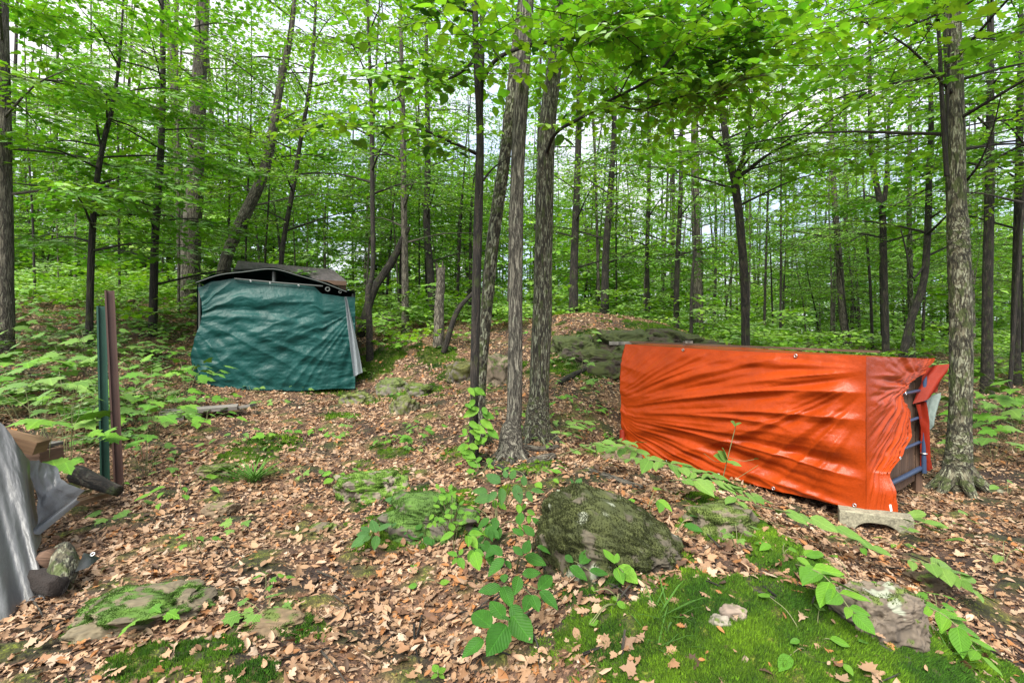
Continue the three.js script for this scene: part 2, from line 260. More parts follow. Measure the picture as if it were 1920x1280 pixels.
// ------------------------------------------------------------------ ground
{
  const nx = 420, nd = 460, p = [], uv = [], col = [], idx = [];
  for (let j = 0; j <= nd; j++) {
    const t = j / nd, D = t < 0.12 ? lerp(-40, 1.2, Math.pow(t / 0.12, 0.4)) : 1.2 * Math.pow(150 / 1.2, Math.pow((t - 0.12) / 0.88, 1.35));
    for (let i = 0; i <= nx; i++) {
      const s = (i / nx) * 2 - 1, X = 150 * Math.sinh(s * 4.2) / Math.sinh(4.2), near = D > 0.4 && D < 16 && Math.abs(X) < 16;
      const y = H(X, D) + (near ? 0.012 * fbm(X * 9, 2.2, D * 9, 3) + cushion(X, D) : 0);
      p.push(X, y, -D); uv.push(X / 1.7, D / 1.7);
      const m = D < 30 ? moss(X, D) : 0, n = fbm(X * 0.9, 5.5, D * 0.9, 3), g = fbm(X * 7, 9.5, D * 7, 3);
      const far = clamp((D - 16) / 10, 0, 1) * 0.55 * smoothstep(fbm(X * 0.6, 8.1, D * 0.6, 3), -0.2, 0.2);
      let c = mix3([1.0, 0.92, 0.86], [0.55, 0.45, 0.38], smoothstep(n, 0.0, 0.35)); c = mix3(c, mix3([0.28, 0.7, 0.06], [0.6, 1.1, 0.1], g + 0.5), Math.max(m, far)); col.push(...c);
    }
  }
  const w = nx + 1; for (let j = 0; j < nd; j++) for (let i = 0; i < nx; i++) { const a = j * w + i; idx.push(a, a + 1, a + w + 1, a, a + w + 1, a + w); }
  solo('ground', mesh3(p, idx, uv, col), groundMat, 'woodland floor of brown soil sloping up behind the shelters', null, null, 'structure');
}

// ------------------------------------------------------------------ leaf litter, moss
const keepOut = [];                                   // [X, D, radius] of rocks, filled before the litter is strewn
const litterMat = new THREE.MeshPhysicalMaterial({ color: 0xffffff, roughness: 0.7, transmission: 0.12, thickness: 0, side: THREE.DoubleSide, specularIntensity: 0.6 });
const TAN = [[0.42, 0.27, 0.155], [0.50, 0.36, 0.24], [0.36, 0.22, 0.12], [0.46, 0.31, 0.19], [0.27, 0.15, 0.075], [0.18, 0.095, 0.05], [0.38, 0.17, 0.055], [0.55, 0.43, 0.31], [0.10, 0.06, 0.035], [0.30, 0.19, 0.115]];
function strewLitter() {
  const r = rng(77), mats = litterShapes.map(() => []), cols = litterShapes.map(() => []), q = new THREE.Quaternion(), e = new THREE.Euler(), up = V(0, 1, 0);
  const one = (X, D, lift, s) => {
    const mo = moss(X, D); if (r() < mo * 0.9) return; lift += mo > 0.3 ? cushion(X, D) + 0.008 : 0; for (const k of keepOut) if ((X - k[0]) ** 2 + (D - k[1]) ** 2 < k[2] * k[2] * (0.5 + r() * 0.5)) return;
    const dirt = fbm(X * 0.9, 5.5, D * 0.9, 3); if (dirt > 0.12 && r() < dirt * 1.3) return;
    const k = Math.floor(r() * litterShapes.length); q.setFromUnitVectors(up, slopeN(X, D)); q.multiply(new THREE.Quaternion().setFromEuler(e.set((r() - 0.5) * 1.0, r() * 6.283, (r() - 0.5) * 1.0, 'YXZ')));
    const flip = r() < 0.4 ? -1 : 1;
    mats[k].push(new THREE.Matrix4().compose(onGround(X, D, lift), q, V(s, s * flip * (0.6 + r()), s))); const wet = fbm(X * 1.3, 12.1, D * 1.3, 3) > 0.12 && r() < 0.7, c = wet ? TAN[[4, 5, 8, 9, 2, 6][Math.floor(r() * 5.99)]] : TAN[Math.floor(r() * r() * TAN.length * 0.999 + (r() < 0.25 ? r() * 5 : 0)) % TAN.length], b = 0.46 + 0.42 * r(); cols[k].push(rgb(c[0] * b, c[1] * b * 0.95, c[2] * b * 0.94));
  };
  for (let i = 0; i < 380000; i++) {                   // candidate density falls with distance
    const D = 1.4 + Math.pow(r(), 1.25) * 15, X = (r() * 2 - 1) * (1.12 * D + 0.5), dens = 2100 * Math.pow(Math.min(1, 3.4 / D), 0.9), area = 2 * (1.12 * D + 0.5), pdf = 0.8 * Math.pow((D - 1.4) / 15, -0.2) / 15 / area;
    if (r() < dens / (380000 * pdf)) one(X, D, 0.004 + 0.028 * r() * r(), (0.018 + 0.06 * Math.pow(r(), 2.0)));
  }
  litterShapes.forEach((g, k) => { const m = instances(numbered('leaf_litter'), g, litterMat, mats[k], cols[k], scene); tag(m, ['curled brown oak leaves', 'rolled brown oak leaves', 'flat brown oak leaves', 'cupped brown maple leaves', 'twisted brown maple leaves', 'folded tan oval leaves', 'arched tan oval leaves', 'narrow curled tan leaves'][k] + ' littering the woodland floor', 'leaf litter', null, 'stuff'); });
}
function tuftGeo(seed, n = 12, h = 0.014, spread = 0.016) {
  const r = rng(seed), p = [], idx = [], col = [];
  for (let i = 0; i < n; i++) { const a = r() * 6.283, d = Math.sqrt(r()) * spread, x = Math.cos(a) * d, z = Math.sin(a) * d, hh = h * (0.5 + r()), w = 0.0022, b = r() * 3.14, lx = (r() - 0.5) * 0.014, lz = (r() - 0.5) * 0.014, m = p.length / 3, k = 0.65 + 0.7 * r();
    p.push(x - Math.cos(b) * w, -0.003, z - Math.sin(b) * w, x + Math.cos(b) * w, -0.003, z + Math.sin(b) * w, x + lx, hh, z + lz, x - Math.sin(b) * w, -0.003, z + Math.cos(b) * w, x + Math.sin(b) * w, -0.003, z - Math.cos(b) * w); for (let q = 0; q < 5; q++) col.push(k, k, k); idx.push(m, m + 1, m + 2, m + 3, m + 4, m + 2); }
  return mesh3(p, idx, null, col);
}
const tufts = [tuftGeo(1, 14, 0.009), tuftGeo(2, 16, 0.012, 0.014), tuftGeo(3, 12, 0.008, 0.02)];
const mossMat = new THREE.MeshPhysicalMaterial({ color: 0xffffff, vertexColors: true, roughness: 0.9, transmission: 0.3, thickness: 0, side: THREE.DoubleSide, specularIntensity: 0.3 });
const MOSSY = (r, X, D) => { const a = clamp(0.42 + 1.7 * fbm(X * 4, 4.4, D * 4, 4) + 0.4 * (r() - 0.5), 0, 1), k = 0.7 + 0.6 * r(); return rgb(k * lerp(0.04, 0.15, a), k * lerp(0.115, 0.28, a), k * lerp(0.008, 0.013, a)); };
function growMoss() {
  const r = rng(91), mats = [[], [], []], cols = [[], [], []], up = V(0, 1, 0), q = new THREE.Quaternion();
  for (const s of mossSpots) {
    const n = Math.round(Math.min(22000, s[2] * s[3] * 4 * (s[1] < 4 ? 9000 : s[1] < 6 ? 4000 : 900)));
    for (let i = 0; i < n; i++) { const X = s[0] + (r() * 2.6 - 1.3) * s[2], D = s[1] + (r() * 2.6 - 1.3) * s[3]; if (D < 1.2 || r() > moss(X, D)) continue; const k = Math.floor(r() * 3), sc = (0.7 + 0.7 * r()) * (s[1] < 6 ? 1 : 2.2); q.setFromUnitVectors(up, slopeN(X, D)); q.multiply(new THREE.Quaternion().setFromAxisAngle(up, r() * 6.28)); mats[k].push(new THREE.Matrix4().compose(onGround(X, D, cushion(X, D) + 0.012 * fbm(X * 9, 2.2, D * 9, 3) - 0.002), q, V(sc, sc * (0.7 + 0.6 * r()), sc))); cols[k].push(MOSSY(r, X, D)); }
  }
  tufts.forEach((g, k) => tag(instances(numbered('ground_moss'), g, mossMat, mats[k], cols[k], scene), ['bright green moss carpet on the bank', 'taller green moss shoots on the bank', 'short dense moss cushions on the bank'][k], 'moss', null, 'stuff'));
}

// ------------------------------------------------------------------ boulders
const stoneMap = texture(512, 512, (u, v) => { const a = tn(u, v, 8, 8, 5), b = tn2(u, v, 40, 40, 3), c = tn(u, v, 120, 120, 2), q = 0.62 + 0.3 * a + 0.25 * (b - 0.5) + 0.3 * (c - 0.5); return [q, q * 0.97, q * 0.92]; }, true);
const stoneBump = texture(512, 512, (u, v) => { const q = tn(u, v, 10, 10, 6) * 0.6 + tn2(u, v, 70, 70, 3) * 0.4; return [q, q, q]; });
const stoneMat = new THREE.MeshStandardMaterial({ roughness: 0.92, vertexColors: true });
const icoCache = new Map();
function ico(d) { if (!icoCache.has(d)) { const g = new THREE.IcosahedronGeometry(1, d); g.deleteAttribute('uv'); g.deleteAttribute('normal'); icoCache.set(d, mergeVertices(g, 1e-5)); } return icoCache.get(d).clone(); }
function boulder(name, label, pos, [sx, sy, sz], { seed = 1, yaw = 0, tilt = 0, mossy = 0.5, stone = [0.26, 0.235, 0.2], lichen = 0.1, detail = 24, tuft = 6000, group, lump = 0.3, wedge = 0, crag = 0.25, strewn = false, green = [0.075, 0.12, 0.02] } = {}) {
  const g0 = ico(detail), pa = g0.attributes.position, nv = pa.count, col = [], uv = [], m = [];
  const rot = new THREE.Matrix4().makeRotationFromEuler(new THREE.Euler(tilt, yaw, 0, 'YXZ')), v = V();
  const shaped = (d) => { const k = 1 + lump * fbm(d.x * 1.1 + seed * 3.7, d.y * 1.1 + seed, d.z * 1.1 - seed * 2.1, 2) * 2 + 0.06 * fbm(d.x * 5 + seed, d.y * 5, d.z * 5, 3) * 2 - crag * Math.abs(fbm(d.x * 2.3 - seed, d.y * 2.3, d.z * 2.3, 3)) + 0.025 * fbm(d.x * 17, d.y * 17 + seed, d.z * 17, 3); const e = 0.72; const f = (x) => Math.sign(x) * Math.pow(Math.abs(x), e); const s = V(f(d.x), f(d.y), f(d.z)); s.multiplyScalar(k / Math.pow(s.length(), 0.55)); return V(s.x * sx, s.y * sy * (1 - wedge * clamp(s.x, -1, 1)), s.z * sz).applyMatrix4(rot); };
  for (let i = 0; i < nv; i++) { v.fromBufferAttribute(pa, i).normalize(); const w = shaped(v); pa.setXYZ(i, w.x, w.y, w.z); uv.push(w.x * 1.1 + w.z * 0.45, w.y * 1.1 + w.z * 0.8);
    const mm = smoothstep(fbm(w.x * 3.5 / Math.max(sx, 0.25) + seed, w.y * 3.5 / Math.max(sx, 0.25), w.z * 3.5 / Math.max(sx, 0.25), 4) + 0.22 * v.y, 0.34 - mossy * 0.8, 0.44 - mossy * 0.8); m.push(mm);
    const li = smoothstep(fbm(w.x * 6 + seed * 9, w.y * 6, w.z * 6, 3), 0.24 - lichen, 0.28 - lichen) * (lichen > 0 ? 1 : 0), n = fbm(w.x * 4, w.y * 4 + seed, w.z * 4, 3);
    let c = mix3([stone[0] * 0.3, stone[1] * 0.29, stone[2] * 0.28], [stone[0] * 0.5, stone[1] * 0.49, stone[2] * 0.46], clamp(n * 1.8 + 0.5, 0, 1)); { const sp = 0.75 + 0.5 * clamp(0.5 + 1.6 * fbm(w.x * 45, w.y * 45, w.z * 45, 2), 0, 1); c = [c[0] * sp, c[1] * sp, c[2] * sp]; } c = mix3(c, mix3([green[0] * 0.6, green[1] * 0.55, green[2] * 0.6], [green[0] * 1.4, green[1] * 1.2, green[2] * 1.2], clamp(0.5 + fbm(w.x * 14, w.y * 14, w.z * 14 + seed, 3), 0, 1)), mm); c = mix3(c, [0.26, 0.28, 0.21], li * 0.8); col.push(...c); }
  g0.setAttribute('color', new THREE.Float32BufferAttribute(col, 3));
  g0.computeVertexNormals(); const na = g0.attributes.normal, ix = g0.index.array;
  const t = thing(name, label, 'rock', pos, group); part('stone', g0, stoneMat, t);
  if (!strewn) keepOut.push([pos.x, -pos.z, Math.min(sx, sz) * 0.9]);
  if (tuft) { const r = rng(seed * 13 + 5), mats = [], cols = [], up = V(0, 1, 0), q = new THREE.Quaternion();
    for (let k = 0; k < tuft; k++) { const f3 = Math.floor(r() * ix.length / 3) * 3, f = ix[f3]; if (r() > m[f]) continue; const a = r(), b = r() * (1 - a), p = V().fromBufferAttribute(pa, f).multiplyScalar(1 - a - b).add(V().fromBufferAttribute(pa, ix[f3 + 1]).multiplyScalar(a)).add(V().fromBufferAttribute(pa, ix[f3 + 2]).multiplyScalar(b)); if (pos.y + p.y < H(pos.x + p.x, -(pos.z + p.z))) continue;
      q.setFromUnitVectors(up, V(na.getX(f), na.getY(f), na.getZ(f)).lerp(up, 0.3).normalize()); const s = 0.5 + 0.5 * r(), kk = 0.6 + 0.8 * r(); mats.push(new THREE.Matrix4().compose(p, q, V(s, s * 0.7, s))); cols.push(rgb(green[0] * kk * 0.95, green[1] * kk * 0.85, green[2] * kk)); }
    if (mats.length) { const mm = instances('moss', tufts[2], mossMat, mats, cols, t); mm.userData.kind = 'stuff'; } }
  return t;
}
const at = (px, py, lift = 0) => hit(px, py, lift);
// sits a stone on the ground at a sight point of its foot, pushed back by its own half depth
function rockAt(px, py, s, name, label, o = {}) { const p = hit(px, py); const c = onGround(p.x * (1 + s[2] * 0.7 / -p.z), -p.z + s[2] * 0.7, s[1] * (o.sit ?? 0.2)); return boulder(name, label, c, s, o); }
rockAt(1140, 1072, [0.4, 0.25, 0.36], 'mossy_boulder', 'large slanting boulder with moss and pale lichen behind the oval-leaved plant', { seed: 4, yaw: -0.25, tilt: 0.12, wedge: 0.62, mossy: 0.5, lichen: 0.03, sit: 0.14, tuft: 16000, lump: 0.12, crag: 0.15, detail: 60, green: [0.04, 0.055, 0.012], stone: [0.15, 0.13, 0.09] });
rockAt(695, 940, [0.3, 0.15, 0.25], 'mossy_boulder', 'rounded boulder with bright moss cap left of the seedlings', { seed: 7, detail: 44, yaw: 0.3, mossy: 0.45, sit: 0.3, tuft: 6000, green: [0.09, 0.19, 0.02], stone: [0.36, 0.31, 0.24], lichen: 0 });
rockAt(800, 1010, [0.38, 0.17, 0.28], 'mossy_boulder', 'dark mossy rock beneath the light green seedling', { seed: 9, detail: 44, yaw: -0.4, mossy: 0.52, sit: 0.15, tuft: 6000, green: [0.05, 0.12, 0.015], stone: [0.16, 0.14, 0.11], lichen: 0 });
rockAt(275, 1178, [0.34, 0.09, 0.2], 'flat_rock', 'flat brown rock patched with dark moss near the grey tarp', { seed: 12, detail: 44, yaw: 0.35, mossy: 0.32, sit: 0.2, tuft: 5000, green: [0.06, 0.14, 0.015], stone: [0.24, 0.2, 0.13], lichen: 0 });
rockAt(1650, 1205, [0.21, 0.14, 0.15], 'lichen_rock', 'rounded brown rock with grey lichen on the mossy bank', { seed: 15, detail: 44, yaw: 0.2, mossy: 0.12, sit: 0.35, tuft: 2500, stone: [0.29, 0.235, 0.18], lichen: 0.07, lump: 0.2 });
rockAt(1375, 1172, [0.055, 0.04, 0.05], 'small_stone', 'small pinkish stone poking through the thick moss', { seed: 18, mossy: 0, sit: 0.4, tuft: 0, detail: 10, stone: [0.42, 0.33, 0.27], lichen: 0 });
rockAt(1350, 1183, [0.045, 0.03, 0.04], 'small_stone', 'smaller pale stone beside the pinkish stone in moss', { seed: 19, mossy: 0, sit: 0.4, tuft: 0, detail: 10, stone: [0.4, 0.36, 0.3], lichen: 0 });
rockAt(1345, 1005, [0.2, 0.11, 0.2], 'mossy_boulder', 'low mossy stone on the bank before the orange tarp', { seed: 22, mossy: 0.4, sit: 0.15, tuft: 3000, stone: [0.25, 0.21, 0.15], lichen: 0 });
rockAt(515, 1190, [0.16, 0.05, 0.1], 'flat_rock', 'low orange-brown stone edged with moss in the leaf litter', { seed: 24, mossy: 0.2, sit: 0.2, tuft: 1200, stone: [0.27, 0.19, 0.11], lichen: 0, detail: 14 });
rockAt(410, 970, [0.14, 0.07, 0.1], 'brown_stone', 'small brown stone in litter below the seedling clump', { seed: 26, mossy: 0.1, sit: 0.3, tuft: 400, stone: [0.3, 0.22, 0.14], lichen: 0, detail: 14 });
rockAt(410, 895, [0.2, 0.07, 0.16], 'mossy_stone', 'low mossy stone beside the grass tuft', { seed: 27, mossy: 0.4, sit: 0.2, tuft: 1500, stone: [0.28, 0.22, 0.15], lichen: 0, detail: 14 });
rockAt(605, 1000, [0.1, 0.05, 0.08], 'mossy_stone', 'small half-buried stone in the open leaf litter', { seed: 28, mossy: 0.25, sit: 0.2, tuft: 400, stone: [0.27, 0.22, 0.15], lichen: 0, detail: 12 });
rockAt(757, 775, [0.2, 0.15, 0.17], 'mossy_stone', 'round mossy stone standing alone on the leafy slope', { seed: 31, mossy: 0.42, sit: 0.35, tuft: 1200, green: [0.09, 0.12, 0.03], stone: [0.26, 0.24, 0.17], lichen: 0, detail: 16 });
rockAt(672, 757, [0.24, 0.14, 0.18], 'mossy_stone', 'grassy mossy stone at the green tarp corner', { seed: 33, mossy: 0.5, sit: 0.3, tuft: 1500, green: [0.1, 0.14, 0.03], lichen: 0, detail: 16 });
rockAt(785, 742, [0.22, 0.13, 0.18], 'mossy_stone', 'mossy stone behind the round mossy stone', { seed: 35, mossy: 0.5, sit: 0.3, tuft: 1200, lichen: 0, detail: 16 });
rockAt(735, 738, [0.3, 0.2, 0.22], 'mossy_stone', 'broad mossy stone between green tarp and the round stone', { seed: 36, mossy: 0.5, sit: 0.2, tuft: 1200, lichen: 0, detail: 16, green: [0.08, 0.12, 0.03] });
rockAt(865, 718, [0.28, 0.24, 0.24], 'mossy_boulder', 'squarish mossy boulder left of the vine-covered stem', { seed: 38, mossy: 0.5, sit: 0.4, tuft: 1500, lichen: 0, detail: 18, green: [0.07, 0.085, 0.02] });
rockAt(935, 722, [0.24, 0.32, 0.24], 'bare_boulder', 'upright tan boulder between the trunks', { seed: 40, mossy: 0.2, sit: 0.4, tuft: 600, lichen: 0, detail: 18, stone: [0.34, 0.27, 0.2], green: [0.05, 0.08, 0.015] });
rockAt(1165, 868, [0.22, 0.14, 0.16], 'mossy_stone', 'brown mossy stone at the left foot of the orange tarp', { seed: 42, mossy: 0.3, sit: 0.35, tuft: 600, lichen: 0, detail: 16, stone: [0.26, 0.19, 0.13] });
rockAt(1180, 668, [0.8, 0.5, 0.7], 'rock_outcrop', 'dark mossy crag in the middle of the outcrop above the tarp', { seed: 45, yaw: -0.15, mossy: 0.42, sit: -0.42, strewn: true, tuft: 0, lichen: 0, detail: 44, crag: 0.2, stone: [0.075, 0.055, 0.035], green: [0.03, 0.045, 0.009], lump: 0.3 });
rockAt(1270, 662, [0.85, 0.42, 0.7], 'rock_outcrop', 'dark mossy crag at the right end of the outcrop', { seed: 61, yaw: 0.4, mossy: 0.38, wedge: 0.3, sit: -0.42, strewn: true, tuft: 0, lichen: 0, detail: 44, crag: 0.2, stone: [0.08, 0.06, 0.04], green: [0.032, 0.045, 0.009], lump: 0.3 });
rockAt(1130, 700, [0.6, 0.3, 0.4], 'rock_outcrop', 'low mossy shelf of rock below the outcrop', { seed: 63, yaw: -0.4, mossy: 0.4, sit: -0.1, tuft: 0, lichen: 0, detail: 36, strewn: true, crag: 0.2, stone: [0.08, 0.06, 0.04], green: [0.035, 0.05, 0.01], lump: 0.3 });
rockAt(1075, 668, [0.55, 0.42, 0.5], 'rock_outcrop', 'mossy rock ledge just right of the mottled trunk', { seed: 47, mossy: 0.5, sit: -0.4, strewn: true, crag: 0.2, tuft: 0, lichen: 0, detail: 30, stone: [0.11, 0.09, 0.07], green: [0.04, 0.06, 0.013] });
rockAt(735, 610, [0.3, 0.25, 0.25], 'dark_boulder', 'dark boulder on the slope below the leaning log', { seed: 49, mossy: 0.3, sit: 0.3, tuft: 0, lichen: 0, detail: 16, stone: [0.11, 0.1, 0.08] });
rockAt(1860, 700, [0.5, 0.3, 0.4], 'mossy_boulder', 'mossy boulder among the trunks at the far right edge', { seed: 52, mossy: 0.4, sit: 0.3, tuft: 0, lichen: 0, detail: 18, stone: [0.2, 0.17, 0.13] });
rockAt(1740, 1105, [0.12, 0.06, 0.1], 'brown_stone', 'brown stone in the litter beyond the lichen rock', { seed: 55, mossy: 0.1, sit: 0.3, tuft: 200, lichen: 0, detail: 12, stone: [0.2, 0.14, 0.09] });

strewLitter();
growMoss();

// ------------------------------------------------------------------ trees
const QY = (yaw, pitch, roll) => new THREE.Quaternion().setFromEuler(new THREE.Euler(roll, yaw, pitch, 'YZX'));
function addSprays(list, r, a, b, { every = 0.28, from = 0.2, size = 1, spread = 0.9, droop = 0.05, set = 3, jitter = 0.1 } = {}) {
  const L = a.distanceTo(b), yaw = Math.atan2(-(b.z - a.z), b.x - a.x); let sd = r() < 0.5 ? 1 : -1;
  for (let d = from * L; d < L; d += every * (0.6 + 0.8 * r())) { const s = size * (0.7 + 0.6 * r()), p = V().lerpVectors(a, b, d / L).add(V((r() - 0.5) * jitter, (r() - 0.5) * jitter, (r() - 0.5) * jitter)); list.push([Math.floor(r() * set), new THREE.Matrix4().compose(p, QY(yaw + sd * (spread * (0.5 + 0.7 * r())), -droop + (r() - 0.5) * 0.35, (r() - 0.5) * 0.7), V(s, s, s))]); sd = -sd; }
  list.push([Math.floor(r() * set), new THREE.Matrix4().compose(b, QY(yaw, -droop, (r() - 0.5) * 0.5), V(size, size, size))]);
}
function leafOut(tree, list, set, r, tint) {
  const off = tree.position, back = new THREE.Matrix4().makeTranslation(-off.x, -off.y, -off.z);
  const base = tint ?? GREEN(r);
  const g = set[Math.floor(r() * set.length)];
  instances('crown', g, leafMat, list.map((x) => x[1].clone().premultiply(back)), list.map(() => GREEN(r).lerp(base, 0.4)), tree).userData.kind = 'stuff';
}
const moved = (g, o) => g.translate(-o.x, -o.y, -o.z);
// path: [[px, py, radius-in-photo-pixels (half width)], ...] from the foot up at depth D; continues above the frame
function tree(name, label, D, path, { bark = 'dark', group, seg = 12, rough = 0.06, flare = 1.5, seed = 1, dz = 0, up = 0 } = {}) {
  path = path.map(([x, y, q]) => [x, y, q / Math.hypot(1, (x - CX) / FOC)]);
  const [bx, by] = path[0], X = (bx - CX) / FOC * D, foot = onGround(X, D, 0);
  const t = thing(name, label, 'tree', foot, group), pts = [V(X, foot.y - 0.25, -D)], rad = [path[0][2] * D / FOC * flare * 1.05];
  pts.push(V(X, foot.y + 0.03, -D)); rad.push(path[0][2] * D / FOC * flare);
  path.forEach(([px, py, r], i) => { const d = D + dz * i; if (i === 0) { const q = P(px, py, D); pts.push(V(X + (path[1][0] - px) / FOC * D * 0.08, foot.y + 0.28, -D)); rad.push(r * D / FOC * 1.1); } else { pts.push(P(px, py, d)); rad.push(r * d / FOC); } });
  if (up) { const a = pts[pts.length - 2], b = pts[pts.length - 1], dir = V().subVectors(b, a).normalize().lerp(V(0, 1, 0), 0.5).normalize(); pts.push(b.clone().addScaledVector(dir, up)); rad.push(rad[rad.length - 1] * 0.55); }
  // radii follow the points evenly enough for the tube's parameter
  const g = tube(pts, rad, { seg, rings: Math.max(24, pts.length * 8), rough, seed });
  part('trunk', moved(g, foot), barkMat[bark], t);
  t.userData.line = pts; t.userData.rad = rad; return t;
}
function limb(t, pts, r0, bark = 'dark', r1 = 0.25, name = 'branch') { part(name, moved(tube(pts, pts.map((_, i) => r0 * lerp(1, r1, i / (pts.length - 1))), { seg: 6, rings: pts.length * 5, rough: 0.08, seed: r0 * 999 }), t.position), barkMat[bark], t); }
function roots(t, n, R, seed) { const r = rng(seed); for (let k = 0; k < n; k++) { const a = k * 6.283 / n + r() * 0.8, L = R * (2.2 + 2 * r()), f = t.position, dx = Math.cos(a), dz = Math.sin(a), q = (d, l) => { const x = f.x + dx * d, z = f.z + dz * d; return V(x, H(x, -z) + l, z); }; part('root', moved(tube([V(f.x + dx * R * 0.35, f.y + R * 1.9, f.z + dz * R * 0.35), q(R * 1.0, R * 0.75), q(R * 1.7, R * 0.12), q(L, -0.05)], [R * 0.35, R * 0.4, R * 0.3, R * 0.12], { seg: 7, rings: 14, rough: 0.15, seed: k }), f), t.children[0].material, t.children[0]); } }
// where the trunk is at height y
function trunkAt(t, y) { const L = t.userData.line; for (let i = 1; i < L.length; i++) if (L[i].y >= y) { const k = clamp((y - L[i - 1].y) / (L[i].y - L[i - 1].y || 1), 0, 1); return V().lerpVectors(L[i - 1], L[i], k); } const e = L[L.length - 1]; return V(e.x, y, e.z); }
// a crown of layered side branches between heights y0 and y1
function crown(t, { y0, y1, R = 2, n = 14, set = sprayMid, size = 1, seed = 1, every = 0.3, az0 = 0, az1 = 6.283, rise = 0.25, tint, bark = 'dark', thick = 0.02, limbs = true } = {}) {
  const r = rng(seed * 7919 + 3), list = [], wood = [];
  for (let k = 0; k < n; k++) {
    const f = (k + r() * 0.8) / n, y = lerp(y0, y1, f), az = az1 - az0 > 6 ? k * 2.399 + r() * 0.5 : lerp(az0, az1, r()), L = R * (1 - 0.45 * f) * (0.65 + 0.5 * r()), a = trunkAt(t, y), b = a.clone().add(V(Math.cos(az) * L, L * rise * (0.4 + r()), -Math.sin(az) * L)), m = V().lerpVectors(a, b, 0.5).add(V(0, L * 0.06, 0));
    wood.push(tube([a, m, b], [thick * (1.1 - 0.6 * f), thick * 0.55, thick * 0.2], { seg: 5, rings: 6, cap: false }));
    addSprays(list, r, a, b, { every, size, set: set.length, from: 0.22 });
  }
  if (limbs) for (const w of wood) part('branch', moved(w, t.position), barkMat[bark], t); else part('twigs', moved(mergeGeometries(wood), t.position), barkMat[bark], t).userData.kind = 'stuff';
  leafOut(t, list, set, r, tint);
}
const YOUNG = rgb(0.25, 0.46, 0.013), DEEP = rgb(0.075, 0.22, 0.012), MIDG = rgb(0.14, 0.33, 0.013);

